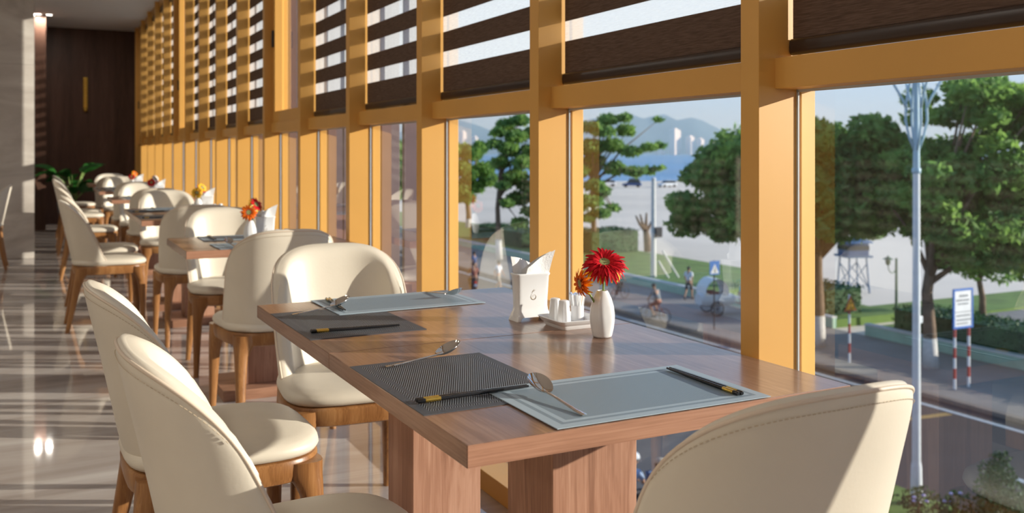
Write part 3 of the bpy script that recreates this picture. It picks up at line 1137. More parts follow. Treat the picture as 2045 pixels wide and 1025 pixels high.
# ------------------------------------------------------------------ table-top sets
def napkin_holder(lb):
    t = thing('napkin_holder', lb, 'napkin holder', (0, 0, 0), 0, 'white napkin holders')
    hx, hy = 0.047, 0.0215

    def ring(gx, gy, z):
        return sup(0, 0, hx + gx, hy + gy, 9, 32, z)
    b = MB()
    secs = [ring(0.004, 0.004, 0.010), ring(0.003, 0.003, 0.016), ring(-0.001, -0.001, 0.026), ring(-0.0025, -0.0025, 0.038), ring(-0.002, -0.002, 0.06), ring(0.001, 0.001, 0.118), ring(0.003, 0.003, 0.1205), ring(0.0035, 0.0035, 0.125), ring(0.002, 0.002, 0.1265), ring(-0.0025, -0.0025, 0.1265), ring(-0.003, -0.003, 0.035)]
    b.loft(secs)
    part('holder_body', b, M['ceramic'], t, smooth='auto')
    # four feet under the corners, arch between
    for sx in (-1, 1):
        secs = []
        for z, w, o in ((0.0, 0.013, 0.0065), (0.003, 0.0135, 0.0065), (0.008, 0.016, 0.005), (0.0125, 0.024, 0.0035)):
            cx = sx * (hx + o - w / 2 - 0.0005)
            secs.append(sup(cx, 0, w / 2, hy + o - 0.0005, 7, 24, z))
        part('foot', MB().loft(secs), M['ceramic'], t, smooth='auto')
    # swirl emblem on the face towards the room's near end
    pts, rad = [], []
    ye = -hy + 0.0018
    for i in range(44):
        a = i / 43
        th = R(128) + a * R(445)
        rr = 0.0098 * (1 - 0.70 * a)
        pts.append((rr * math.cos(th) + 0.0005, ye, 0.064 + rr * math.sin(th)))
        rad.append(0.0004 + 0.0006 * math.sin(PI * min(1, a * 1.1 + 0.15)) ** 2)
    e = MB().tube(pts, rad, 6)
    x0, z0 = pts[0][0], pts[0][2]
    e.tube([(x0, ye, z0), (x0 + 0.001, ye, z0 + 0.006), (x0 + 0.006, ye, z0 + 0.011), (x0 + 0.0045, ye, z0 + 0.021)], [0.0005, 0.0013, 0.0014, 0.0002], 6)
    e.tube([(x0 + 0.004, ye, z0 + 0.006), (x0 + 0.0095, ye, z0 + 0.010), (x0 + 0.011, ye, z0 + 0.017)], [0.0010, 0.0012, 0.0002], 6)
    em = part('emblem', e, M['logo'], t, smooth=True)
    em['label'] = 'thin gold swirl emblem'
    # napkins: folded sheets fanned out of the slot
    for nm, (xa, xb), (za, zb), ytop, lay in (('napkin', (-0.044, 0.006), (0.166, 0.146), 0.012, 5), ('napkin', (-0.022, 0.044), (0.142, 0.184), -0.012, 5)):
        pass
    return t


def napkins(loc, labs):
    """two folded paper napkins fanned out of a holder"""
    specs = [((-0.040, -0.052, 0.172), (0.028, 0.012, 0.150), 0.006, 0.018),
             ((-0.030, -0.026, 0.142), (0.040, 0.052, 0.188), -0.010, -0.020)]
    for (l, lb), (L, Rr, yb, yt) in zip(enumerate(labs), specs):
        mb = MB()
        for q in range(4):                       # layers of the folded sheet
            y_off = (q - 1.5) * 0.0024
            fan = (q - 1.5) * 0.0052
            for side in (0, 1):
                P = []
                for i in range(9):
                    u = i / 8
                    xb_ = L[0] + (Rr[0] - L[0]) * u
                    xt = L[1] + (Rr[1] - L[1]) * u
                    zt = L[2] + (Rr[2] - L[2]) * u + 0.004 * math.sin(u * PI) - 0.0022 * q - 0.004 * (q % 2) * u
                    row = []
                    for j in range(7):
                        v = j / 6
                        x = xb_ + (xt + fan * (1 - l * 2) * 0.6 - xb_) * v ** 1.5
                        z = 0.036 + (zt - 0.036) * v
                        y = yb * (1 - v) + (yb + (yt - yb) * v ** 2) * v + y_off * 0.5 + fan * v ** 2 + 0.010 * (1 if l == 0 else -1) * (u - 0.5) * v ** 2 + 0.0022 * math.sin(u * 7 + v * 3 + l) * v + side * 0.0007
                        row.append((x, y, z))
                    P.append(row)
                mb.grid(P)
        o = link('napkin', mb.mesh('napkin', M['napkin'], True, fixn=False), None, loc)
        tag(o, lb, 'napkin', 'paper napkins')


def tray(lb):
    t = thing('condiment_tray', lb, 'tray', (0, 0, 0), 0, 'white condiment trays')
    h = 0.064
    mb = MB()

    def rg(g, z):
        return sup(0, 0, h + g, h + g, 11, 40, z)
    mb.loft([rg(-0.016, 0), rg(-0.014, 0.0), rg(-0.010, 0.006), rg(-0.0085, 0.0105), rg(-0.0045, 0.0125), rg(0.002, 0.0215), rg(0.0035, 0.0235), rg(0.0015, 0.0245), rg(-0.004, 0.0205), rg(-0.013, 0.0095), rg(-0.020, 0.0080), rg(-0.06, 0.0080)])
    part('dish', mb, M['ceramic'], t, smooth='auto')
    return t


def shaker_mesh():
    def fl(a, z):
        return 1.0 + 0.035 * math.cos(8 * a) * (1 if z < 0.055 else 0.3)
    return MB().lathe([(0.0150, 0), (0.0170, 0.001), (0.0178, 0.006), (0.0176, 0.015), (0.0158, 0.030), (0.0140, 0.045), (0.0132, 0.053), (0.0132, 0.0575), (0.0120, 0.0600), (0.008, 0.0612), (0.001, 0.0615)], 48, fl=fl).mesh('shaker', M['ceramic'], 'auto')


me_shaker = shaker_mesh()
me_hole = MB()
for i in range(5):
    a = 2 * PI * i / 5
    me_hole.lathe([(0.0008, 0.0606), (0.0008, 0.0613)], 8, (0.004 * math.cos(a), 0.004 * math.sin(a), 0))
me_hole = me_hole.mesh('holes', M['darkseal'])


def shaker(loc, lb):
    t = thing('shaker', lb, 'shaker', loc, 0, 'salt and pepper shakers')
    link('shaker_body', me_shaker, t)
    link('pour_holes', me_hole, t)


me_cup = MB().lathe([(0.0150, 0), (0.0165, 0.001), (0.0170, 0.004), (0.0172, 0.038), (0.0168, 0.0395), (0.0150, 0.0395), (0.0150, 0.003), (0.001, 0.003)], 28).mesh('cup', M['ceramic'], 'auto')
me_stick = MB().box(-0.0022, 0.0022, -0.0009, 0.0009, 0, 0.068).mesh('toothpick_sleeve', M['napkin'])
me_stickb = MB().box(-0.0024, 0.0024, -0.0010, 0.0010, 0.0645, 0.0682).mesh('printed_end', M['paperblue'])


def pickcup(loc, lb, n, glab):
    o = link('toothpick_cup', me_cup, None, loc)
    tag(o, lb, 'cup', 'toothpick cups')
    rnd = random.Random(int(loc[1] * 100))
    for i in range(n):
        a = 2 * PI * i / n * 1.0 + 0.2
        r = 0.0095 if i % 3 else 0.004
        s = thing('toothpick', glab, 'toothpick', (loc[0] + r * math.cos(a), loc[1] + r * math.sin(a), loc[2] + 0.0045), rnd.uniform(0, PI), 'paper-wrapped toothpicks')
        s.rotation_euler = (0.16 * math.sin(a) * -1 * (r / 0.0095), 0.16 * math.cos(a) * (r / 0.0095), rnd.uniform(-0.4, 0.4))
        link('sleeve', me_stick, s)
        link('printed_end', me_stickb, s)


def vase_mesh():
    def fl(a, z):
        # six soft facets twisting up the body
        k = max(0.0, min(1.0, (z - 0.01) / 0.02)) * max(0.0, min(1.0, (0.108 - z) / 0.03))
        return 1.0 + 0.030 * k * math.cos(6 * a + 6.0 * z / 0.113 * 0.3)
    pr = [(0.0195, 0.0), (0.0225, 0.001), (0.0242, 0.005), (0.0285, 0.022), (0.0312, 0.040), (0.0312, 0.054), (0.0285, 0.074), (0.0230, 0.093), (0.0165, 0.107), (0.0135, 0.1125), (0.0128, 0.1135), (0.0115, 0.1125), (0.0140, 0.100), (0.02, 0.08), (0.02, 0.03)]
    return MB().lathe(pr, 60, fl=fl).mesh('vase', M['ceramic'], True)


me_vase = vase_mesh()


def vase(loc, lb):
    o = link('vase', me_vase, None, loc)
    return tag(o, lb, 'vase', 'white ceramic bud vases')


def petal_mesh(L, w, mat, droop, cup):
    P = []
    for i in range(7):
        t = i / 6
        ww = w * (math.sin(PI * min(1, 0.12 + t * 0.80)) ** 0.7) * (1 - 0.45 * max(0, t - 0.85) / 0.15)
        row = []
        for j in range(5):
            s = -1 + j / 2
            row.append((s * ww, t * L, cup * L * t * (1 - t) * 1.4 - droop * L * t * t + 0.20 * ww * (s * s)))
        P.append(row)
    Q = [[(x, y, z - 0.0005) for x, y, z in r] for r in P]
    return MB().grid(P).grid(Q).mesh('petal', mat, True, fixn=False)


def gerbera(name_lab, base, head, nrm, rad, rings, vase_top, single=True, seed=1):
    """rings: list of (n, inner r, length, width, tilt, material, droop)"""
    rnd = random.Random(seed)
    t = thing('gerbera', name_lab, 'flower', base, 0, 'gerbera flowers in the vases')
    b = Vector(base)
    hd = Vector(head) - b
    n = Vector(nrm).normalized()
    mid = hd * 0.55 + Vector((0, 0, 0.004)) - n * 0.006
    pts = []
    for i in range(12):
        s = i / 11
        p = (1 - s) ** 2 * Vector((0, 0, 0)) + 2 * s * (1 - s) * mid + s * s * (hd - n * 0.004)
        pts.append(p)
    part('stem', MB().tube(pts, 0.0026, 8), M['stem'], t, smooth=True)
    q = n.to_track_quat('Z', 'Y')
    rot = q.to_euler()
    eye = MB().lathe([(rad * 0.30, -0.003), (rad * 0.31, 0.001), (rad * 0.25, 0.0035), (rad * 0.18, 0.003), (rad * 0.06, 0.0025), (0.0002, 0.0022)], 20)
    part('flower_eye', eye, M['eye_green'], t, smooth=True, loc=hd, rot=rot)
    fr = MB()
    for i in range(46):
        a = 2 * PI * i / 46
        r0 = rad * (0.25 + 0.02 * (i % 2))
        r1 = rad * (0.36 + 0.05 * ((i * 7) % 3) / 3)
        fr.tube([(r0 * math.cos(a), r0 * math.sin(a), 0.0015), (r1 * math.cos(a), r1 * math.sin(a), 0.0055)], [0.0009, 0.0006], 4)
    fo = part('fringe', fr, M['eye_ring'], t, loc=hd, rot=rot)
    fo['kind'] = 'stuff'
    part('sepal_cup', MB().lathe([(0.003, -0.012), (rad * 0.2, -0.008), (rad * 0.3, -0.002), (rad * 0.28, 0.0)], 14), M['stem'], t, smooth=True, loc=hd, rot=rot)
    for (cnt, r0, L, w, tilt, mat, droop) in rings:
        me = petal_mesh(L, w, mat, droop, 0.25)
        mb = MB()
        for i in range(cnt):
            a = 2 * PI * (i + rnd.uniform(-0.25, 0.25)) / cnt
            loc = Matrix.Rotation(a, 4, 'Z') @ Matrix.Translation((0, r0, 0)) @ Matrix.Rotation(tilt + rnd.uniform(-0.12, 0.12), 4, 'X') @ Matrix.Rotation(rnd.uniform(-0.25, 0.25), 4, 'Y') @ Matrix.Scale(rnd.uniform(0.9, 1.06), 4)
            o = link('petal', me, t)
            o.matrix_local = Matrix.Translation(hd) @ q.to_matrix().to_4x4() @ loc
    return t


def smallset(vx, vy, hx, hy, tx, ty, tn, full, cols, flab, fdir):
    vase((vx, vy, ZT + 0.0003), 'white ceramic bud vase on the %s' % tn)
    return


# front table
vase((1.224, 1.945, ZT + 0.0002), 'large white ceramic vase with the big red gerbera on the front table')
H0 = napkin_holder('white ceramic napkin holder with gold emblem on the front table')
H0.location = (1.178, 2.235, ZT + 0.0002)
napkins((1.178, 2.235, ZT + 0.0002), ['white paper napkin leaning left out of the front holder', 'white paper napkin rising to the right out of the front holder'])
T0 = tray('square white dish carrying the shakers on the front table')
T0.location = (1.228, 2.105, ZT + 0.0002)
ZD = ZT + 0.0083
shaker((1.205, 2.100, ZD), 'white fluted shaker, nearer one on the square dish')
shaker((1.203, 2.142, ZD), 'white fluted shaker, farther one on the square dish')
pickcup((1.262, 2.128, ZD), 'white cup of paper-wrapped toothpicks on the front table', 14, 'paper-wrapped toothpick in the cup on the front table')
dirc = Vector((-math.sin(YAW), -math.cos(YAW), 0))
vt = (1.224, 1.945, ZT + 0.045)
gerbera('large red gerbera with yellow tips in the front vase', vt, (1.226, 1.938, 0.932), (-0.22, -0.52, 0.83), 0.055,
        [(24, 0.010, 0.046, 0.0052, -0.42, M['petal_yellow'], 0.36), (30, 0.010, 0.049, 0.0050, -0.16, M['petal_red'], 0.28), (30, 0.009, 0.044, 0.0047, 0.08, M['petal_red'], 0.10), (22, 0.009, 0.022, 0.0030, 0.40, M['petal_red'], 0.0)], 0.86, seed=3)
gerbera('small orange gerbera drooping left from the front vase', vt, (1.163, 1.945, 0.884), (-0.86, 0.10, -0.10), 0.036,
        [(14, 0.006, 0.030, 0.0042, -0.45, M['petal_yellow'], 0.25), (18, 0.006, 0.031, 0.0042, -0.10, M['petal_orange'], 0.15), (14, 0.006, 0.024, 0.0040, 0.25, M['petal_orange'], 0.05)], 0.86, seed=5)
# other tables
SETS = [('second', 0.925, 4.735, 1.010, 4.800, ('petal_orange', 'petal_red', 'petal_yellow')),
        ('third', 1.030, 7.200, 1.110, 7.330, ('petal_yellow', 'petal_yellow', 'petal_red')),
        ('fourth', 0.985, 9.920, 1.060, 10.02, ('petal_red', 'petal_white', 'petal_red')),
        ('fifth', 1.000, 12.40, 1.080, 12.52, ('petal_red', 'petal_orange', 'petal_yellow'))]
for i, (tn, vx, vy, hx, hy, cs) in enumerate(SETS):
    vase((vx, vy, ZT + 0.0002), 'white ceramic bud vase on the %s table' % tn)
    dup(H0, 'white ceramic napkin holder on the %s table' % tn, (hx, hy, ZT + 0.0002))
    napkins((hx, hy, ZT + 0.0002), ['white napkin leaning left in the holder on the %s table' % tn, 'white napkin rising right in the holder on the %s table' % tn])
    dup(T0, 'square white dish with shakers on the %s table' % tn, (hx + 0.06, hy - 0.12, ZT + 0.0002))
    shaker((hx + 0.035, hy - 0.125, ZD), 'white shaker on the %s table, left one' % tn)
    shaker((hx + 0.085, hy - 0.105, ZD), 'white shaker on the %s table, right one' % tn)
    v0 = (vx, vy, ZT + 0.045)
    nmc = [c.split('_')[1] for c in cs]
    gerbera('%s gerbera facing the camera in the vase on the %s table' % (nmc[0], tn), v0, (vx - 0.012, vy - 0.025, 0.905), (-0.25, -0.85, 0.25), 0.045, [(18, 0.008, 0.036, 0.0055, -0.1, M[cs[0]], 0.2), (16, 0.008, 0.031, 0.005, 0.15, M[cs[0]], 0.1)], 0.86, seed=11 + i)
    gerbera('%s gerbera at the upper right in the vase on the %s table' % (nmc[2], tn), v0, (vx + 0.028, vy - 0.005, 0.942), (0.45, -0.6, 0.5), 0.045, [(18, 0.008, 0.036, 0.0055, -0.1, M[cs[2]], 0.2), (16, 0.008, 0.031, 0.005, 0.15, M[cs[1]], 0.1)], 0.86, seed=21 + i)

# gold ornament on the end wall
g = thing('wall_ornament', 'slender gold ornament hanging upright on the dark end wall', 'ornament', (0.67, YFAR - 0.001, 2.22))
part('backing_strip', MB().box(-0.036, 0.036, -0.010, 0.0, -0.27, 0.27), M['brass'], g, bevel=0.008, seg=3)
for i in range(8):
    z = -0.225 + i * 0.062
    part('raised_link', MB().tube([(0.030 * math.cos(2 * PI * j / 14) + 0.0, -0.020, z + 0.026 * math.sin(2 * PI * j / 14)) for j in range(15)], 0.009, 6), M['brass'], g, smooth=True)
part('end_knob', MB().ball((0, -0.02, -0.285), 0.040, 14, 8), M['brass'], g, smooth=True)

# potted plant
pp = thing('potted_plant', 'broad-leaved green plant in a grey pot before the dark end wall', 'plant', (0.42, 15.90, 0))
part('pot', MB().lathe([(0.15, 0), (0.165, 0.01), (0.20, 0.30), (0.215, 0.42), (0.215, 0.44), (0.195, 0.44), (0.19, 0.39), (0.001, 0.39)], 28), M['pot'], pp, smooth='auto')
part('soil', MB().lathe([(0.188, 0.385), (0.185, 0.405), (0.001, 0.412)], 20), M['soil'], pp, smooth=True)
rnd = random.Random(4)


def bigleaf(L, w):
    P = []
    for i in range(11):
        t = i / 10
        ww = w * math.sin(PI * (0.04 + 0.96 * t) ** 0.8) if t < 1 else 0.002
        P.append([(s * ww, t * L * 0.98, 0.30 * L * t * (1 - t) - 0.25 * L * t * t + 0.25 * abs(s) * ww) for s in (-1, -0.5, 0, 0.5, 1)])
    Q = [[(x, y, z - 0.002) for x, y, z in r] for r in P]
    return MB().grid(P).grid(Q).mesh('leaf', M['plantleaf'], True, fixn=False)


me_leaf = [bigleaf(0.42, 0.11), bigleaf(0.34, 0.10), bigleaf(0.30, 0.085)]
for i in range(17):
    a = 2 * PI * i / 17 * 2.4 + rnd.uniform(-0.3, 0.3)
    hgt = rnd.uniform(0.55, 0.92)
    rr = rnd.uniform(0.06, 0.26)
    tip = Vector((rr * math.cos(a), rr * math.sin(a), hgt))
    st = part('leaf_stalk', MB().tube([(0.04 * math.cos(a), 0.04 * math.sin(a), 0.40), (rr * 0.5 * math.cos(a), rr * 0.5 * math.sin(a), 0.4 + (hgt - 0.4) * 0.6), tip], [0.009, 0.007, 0.005], 6), M['stem'], pp, smooth=True)
    o = link('leaf', me_leaf[i % 3], pp, tip, (rnd.uniform(-0.1, 0.75), rnd.uniform(-0.4, 0.4), a - PI / 2))
o = link('leaf', me_leaf[0], pp, (-0.20, -0.1, 0.86), (0.05, 0.2, PI / 2 + 0.1))
part('leaf_stalk', MB().tube([(0, 0, 0.4), (-0.12, -0.06, 0.75), (-0.20, -0.1, 0.86)], [0.009, 0.007, 0.005], 6), M['stem'], pp, smooth=True)


# ================================================================== outside, one storey and a half below
ZG = -6.5
SY, CY = math.sin(YAW), math.cos(YAW)
RV = Vector((CY, -SY, 0))       # unit vectors used only to lay out far scenery
FV = Vector((SY, CY, 0))


def dl(d, l):
    p = FV * d + RV * l
    return (p.x, p.y)


structure('road', 'dark asphalt road along the building', MB().box(17.6, 25.2, -120, 300, ZG - 0.5, ZG - 0.10), M['asphalt'])
structure('pavement_near', 'dark pavement at the foot of the building', MB().box(1.6, 17.45, -120, 300, ZG - 0.5, ZG), M['pavenear'])
structure('trim_2', 'kerb of the near pavement', MB().box(17.45, 17.6, -120, 300, ZG - 0.5, ZG + 0.01), M['kerbstone'])
structure('promenade', 'wide grey seafront promenade beyond the road', MB().box(25.45, 31.0, -120, 300, ZG - 0.5, ZG), M['promenade'])
structure('trim_3', 'brown stone kerb between road and promenade', MB().box(25.2, 25.45, -120, 300, ZG - 0.5, ZG + 0.02), M['kerbstone'])
structure('plaza', 'pale beach plaza between the trees and the sea', MB().prism([(31.0, -150), (866, -150), (31.0, 270)], ZG - 0.6, ZG - 0.02), M['plaza'])
sea_poly = [dl(250, -9000), dl(250, 9000), dl(14000, 14000), dl(14000, -14000)]
structure('sea', 'blue sea behind the beach', MB().prism(sea_poly, ZG - 3, ZG - 0.8), M['sea'])
for i, (y0, y1) in enumerate(((-20, 28.6), (30.4, 37.6), (39.6, 120))):
    structure('trim_%d' % (4 + i), 'pale green planter wall along the promenade, %s stretch' % ('nearest', 'middle', 'farthest')[i], MB().box(31.0, 31.25, y0, y1, ZG - 0.3, ZG + 0.42), M['greenkerb'], bevel=0.03)
    structure('coping_%d' % (1 + i), 'white coping on the %s pale green planter wall' % ('nearest', 'middle', 'farthest')[i], MB().box(30.97, 31.28, y0, y1, ZG + 0.42, ZG + 0.50), M['kerbtop'], bevel=0.01)
    structure('lawn_%d' % (1 + i), 'mown lawn in the %s planter' % ('nearest', 'middle', 'farthest')[i], MB().box(31.25, (35.0, 35.5, 40.0)[i], y0, y1, ZG - 0.3, ZG + 0.34), M['lawn'])
structure('path', 'grey path crossing the plaza', MB().box(35.5, 50.0, 20.0, 29.8, ZG - 0.3, ZG + 0.01), M['promenade'])
structure('lawn_4', 'lawn strip farther back on the plaza', MB().box(36.0, 52.0, 29.9, 33.5, ZG - 0.3, ZG + 0.10), M['lawn'])
structure('verge', 'planted verge beside the near kerb', MB().box(15.2, 17.45, 4, 15.2, ZG - 0.3, ZG + 0.10), M['lawn'])
# road paint
tag(part('road_line', MB().box(24.35, 24.55, -60, 200, ZG - 0.101, ZG - 0.094), M['white_line']), 'white edge line painted along the far side of the road', 'road line')
tag(part('road_line', MB().box(20.7, 20.9, -60, 14.6, ZG - 0.101, ZG - 0.094), M['white_line']), 'white line painted in the middle of the road', 'road line')
for i in range(3):
    p = [(22.2, 19.2 + i * 1.3), (24.2, 19.0 + i * 1.3), (24.2, 19.25 + i * 1.3), (22.2, 19.45 + i * 1.3)]
    tag(part('road_line', MB().prism(p, ZG - 0.101, ZG - 0.094), M['yellow_line']), 'yellow hatch bar on the road, %s from the right' % ordw(i + 1), 'road line', 'yellow hatching on the road')

# hills across the bay
RID = [(-1700, 90), (-1300, 120), (-980, 130), (-713, 138), (-521, 176), (-355, 215), (-233, 183), (-120, 138), (56, 138), (249, 176), (441, 209), (617, 234), (746, 253), (842, 221), (890, 234), (971, 247), (1051, 209), (1147, 228), (1211, 209), (1339, 151), (1452, 119), (1628, 112), (1853, 96), (1981, 138), (2174, 151), (2302, 189), (2414, 138), (2495, 80), (2816, 48), (3400, 30), (4200, 20)]
hp = MB()
P = []
rnd = random.Random(2)
for row, (k, dd) in enumerate(((0.0, -700), (0.35, -420), (0.72, -180), (1.0, 0), (0.6, 300), (0.0, 800))):
    r_ = []
    for l, h in RID:
        x, y = dl(6000 + dd + rnd.uniform(-40, 40), l * (6000 + dd) / 6000)
        r_.append((x, y, ZG - 1 + (h + 6) * k * (1 if k in (0, 1) else rnd.uniform(0.85, 1.1))))
    P.append(r_)
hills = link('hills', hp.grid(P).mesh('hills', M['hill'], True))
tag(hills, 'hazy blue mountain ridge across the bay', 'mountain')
for i, (u, hh, ww) in enumerate(((1348, 78, 32), (1378, 52, 20), (1398, 44, 16), (1424, 30, 22), (924, 70, 16), (948, 52, 12), (1318, 26, 26))):
    l = (u - 1022) / FPX * 3400
    x, y = dl(3400, l)
    t = thing('tower_block', 'hazy pale tower block across the bay, ' + ('tallest and widest', 'second right of the tallest', 'slim one before the hills', 'low one farthest right', 'taller of two at the left', 'shorter of two at the left', 'lowest, left of the tallest')[i], 'building', (x, y, ZG), -YAW + R(38), 'towers across the bay')
    part('tower_body', MB().box(-ww / 2, ww / 2, -12, 12, 0, hh + 12), M['tower'], t)
    part('roof_house', MB().box(-ww / 4, ww / 4, -5, 5, hh + 12, hh + 18), M['tower'], t)

# ------------------------------------------------------------------ greenery
def leafcloud(blobs, seed, size, dens, flat=0.7, face=None):
    """blobs: (x, y, z, r)"""
    rnd = random.Random(seed)
    v, f = [], []
    for (bx, by, bz, br) in blobs:
        n = int(dens * br * br)
        for _ in range(n):
            while True:
                p = Vector((rnd.uniform(-1, 1), rnd.uniform(-1, 1), rnd.uniform(-1, 1)))
                if 0.25 < p.length < 1:
                    break
            p = Vector((bx + p.x * br * 1.15, by + p.y * br * 1.15, bz + p.z * br * flat))
            nn = Vector((rnd.gauss(0, 0.7), rnd.gauss(0, 0.7), rnd.gauss(0.5, 0.6)))
            if nn.length < 0.01:
                continue
            nn.normalize()
            a = nn.orthogonal().normalized()
            a = Matrix.Rotation(rnd.uniform(0, 2 * PI), 3, nn) @ a
            b = nn.cross(a)
            s = size * rnd.uniform(0.6, 1.25)
            o = len(v)
            v += [tuple(p - a * s), tuple(p + b * s * 0.48 - nn * s * 0.12), tuple(p + a * s), tuple(p - b * s * 0.48 - nn * s * 0.12)]
            f += [(o, o + 1, o + 2), (o, o + 2, o + 3)]
    me = bpy.data.meshes.new('foliage')
    me.from_pydata(v, [], f)
    return me


def tree(lb, base, blobs, leaf, tr, fork, seed, size=0.20, dens=330, spread=0.5, paint=True, flat=0.7, name='street_tree'):
    rnd = random.Random(seed)
    t = thing(name, lb, 'tree', (base[0], base[1], ZG), 0, 'trees along the seafront')
    half = max(abs(b[0]) for b in blobs)
    B = []
    for (l, z, r) in blobs:
        lim = half * spread * max(0.15, math.sqrt(max(0.0, 1 - (l / (half * 1.05)) ** 2)))
        for rep in range(3 if lim > 1.2 else 2):
            dep = rnd.uniform(-lim, lim)
            p = RV * l + FV * dep
            B.append((p.x, p.y, z + rnd.uniform(-0.35, 0.35) * r, r * rnd.uniform(0.85, 1.25)))
    me = leafcloud(B, seed, size, dens, flat)
    me.materials.append(leaf)
    fo = link('foliage', me, t)
    fo['kind'] = 'stuff'
    pts = [(0, 0, -0.1), (rnd.uniform(-0.05, 0.05), rnd.uniform(-0.05, 0.05), fork * 0.4), (rnd.uniform(-0.15, 0.15), 0.05, fork * 0.75), (0, 0, fork)]
    part('trunk', MB().tube(pts, [tr * 1.25, tr, tr * 0.85, tr * 0.8], 10), M['bark'], t, smooth=True)
    if paint:
        part('whitewash', MB().tube([pts[0], (pts[1][0] * 0.8, pts[1][1] * 0.8, fork * 0.30)], [tr * 1.29, tr * 1.08], 10), M['bark_paint'], t, smooth=True)
    tgt = sorted(B, key=lambda b: rnd.random())[:max(5, len(B) // 4)]
    for b in tgt:
        st = Vector((0, 0, fork * rnd.uniform(0.85, 1.0)))
        e = Vector(b[:3])
        m1 = st.lerp(e, 0.4) + Vector((rnd.uniform(-0.2, 0.2), rnd.uniform(-0.2, 0.2), (e - st).length * 0.10))
        part('branch', MB().tube([st, m1, e], [tr * 0.55, tr * 0.32, tr * 0.08], 6), M['bark'], t, smooth=True)
    return t


BL1 = [(-5.4, 5.9, 0.68), (-4.6, 6.8, 0.72), (-3.8, 7.6, 0.72), (-3.8, 6.1, 0.8), (-4.9, 5.0, 0.72), (-3.8, 4.8, 0.8), (-2.6, 7.8, 0.9), (-2.2, 5.8, 1.0), (-1.0, 8.5, 0.8), (-1.0, 6.8, 1.0), (-0.8, 5.2, 0.9), (0.4, 8.6, 0.68), (1.4, 8.6, 0.72), (0.4, 7.2, 0.9), (1.8, 7.2, 0.84), (2.7, 7.3, 0.68), (3.4, 6.3, 0.68), (2.6, 5.8, 0.8), (1.4, 5.6, 0.84), (0.4, 5.8, 0.8), (2.3, 5.0, 0.64), (0.2, 8.0, 0.8), (1.2, 7.8, 0.8), (-0.3, 7.6, 0.8), (2.0, 8.2, 0.6), (0.8, 6.5, 0.9), (2.0, 6.4, 0.9), (-0.4, 6.0, 0.8), (3.0, 6.6, 0.7), (1.8, 4.9, 0.7), (0.6, 4.8, 0.7), (-2.8, 6.8, 0.9), (-3.2, 5.4, 0.8), (-1.8, 7.3, 0.9)]
BL2 = [(0.4, 9.8, 0.54), (1.3, 10.1, 0.64), (2.4, 9.9, 0.72), (3.3, 9.8, 0.72), (3.4, 8.7, 0.72), (2.4, 8.2, 0.64), (3.1, 7.4, 0.72), (0.4, 7.8, 0.61), (-0.5, 7.6, 0.54), (-1.1, 7.2, 0.54), (-0.3, 6.5, 0.81), (0.8, 6.6, 0.81), (1.8, 7.0, 0.72), (0.4, 5.5, 0.81), (1.5, 5.5, 0.81), (2.5, 5.6, 0.81), (3.6, 5.5, 0.81), (-0.1, 5.0, 0.72), (0.8, 4.3, 0.72), (1.8, 4.2, 0.72), (2.8, 4.4, 0.72), (3.8, 3.8, 0.72), (4.5, 9.6, 0.9), (4.7, 7.8, 0.9), (4.7, 5.6, 0.9), (-0.8, 5.9, 0.64), (1.2, 8.9, 0.6), (0.2, 8.9, 0.5), (1.6, 7.9, 0.7), (2.6, 6.5, 0.8), (3.6, 6.6, 0.8), (0.3, 7.2, 0.7), (1.4, 9.4, 0.6), (4.2, 4.7, 0.8), (3.2, 9.2, 0.7), (-1.5, 6.4, 0.6), (4.2, 8.7, 0.8)]
BL2B = [(-0.8, 2.9, 0.71), (0.1, 3.1, 0.82), (0.9, 2.8, 0.71), (-0.3, 2.3, 0.61), (0.7, 2.2, 0.52), (-1.5, 2.7, 0.61), (0.2, 3.9, 0.7)]
BL3 = [(-1.3, 9.5, 0.73), (0.0, 9.6, 0.66), (1.1, 10.1, 0.59), (2.2, 10.2, 0.44), (0.7, 9.3, 0.66), (2.4, 9.3, 0.59), (-1.3, 8.2, 0.81), (0.0, 8.1, 0.73), (1.3, 8.2, 0.66), (2.7, 7.8, 0.62), (4.0, 8.0, 0.48), (4.9, 8.2, 0.33), (0.0, 7.0, 0.73), (1.5, 6.5, 0.73), (3.0, 6.2, 0.59), (4.2, 6.4, 0.44), (4.9, 6.5, 0.29), (-1.3, 6.2, 0.73), (0.0, 5.5, 0.66), (0.7, 4.8, 0.51), (-0.2, 4.2, 0.66), (-1.3, 3.9, 0.66), (0.5, 3.3, 0.59), (1.5, 3.7, 0.37), (-0.4, 3.0, 0.51), (4.8, 10.2, 0.29)]
BL4 = [(0.5, 9.7, 0.54), (1.5, 10.0, 0.57), (2.4, 9.3, 0.72), (-0.1, 9.2, 0.43), (1.2, 8.8, 0.64), (-0.4, 8.3, 0.43), (2.3, 7.9, 0.72), (0.6, 7.9, 0.64), (1.7, 7.0, 0.72), (0.1, 7.0, 0.57), (1.2, 6.1, 0.72), (2.3, 5.4, 0.79), (0.3, 5.4, 0.57), (1.4, 4.5, 0.64), (2.3, 3.4, 0.64), (0.6, 4.1, 0.5), (1.5, 2.7, 0.57), (3.2, 7.9, 0.79), (3.5, 6.1, 0.79), (3.3, 4.3, 0.79)]
BL5 = [(-1.5, 7.7, 0.89), (-0.5, 7.9, 0.89), (0.5, 7.5, 0.89), (1.2, 8.2, 0.69), (-1.0, 6.2, 0.98), (0.2, 5.7, 0.89), (1.5, 6.2, 0.89), (-0.5, 4.5, 0.89), (0.7, 4.4, 0.89), (2.0, 5.0, 0.79), (-1.5, 3.3, 0.79), (0.0, 3.3, 0.69), (-2.7, 7.0, 0.98), (-3.2, 5.0, 0.98), (-4.2, 6.0, 0.98), (-2.2, 4.0, 0.89)]
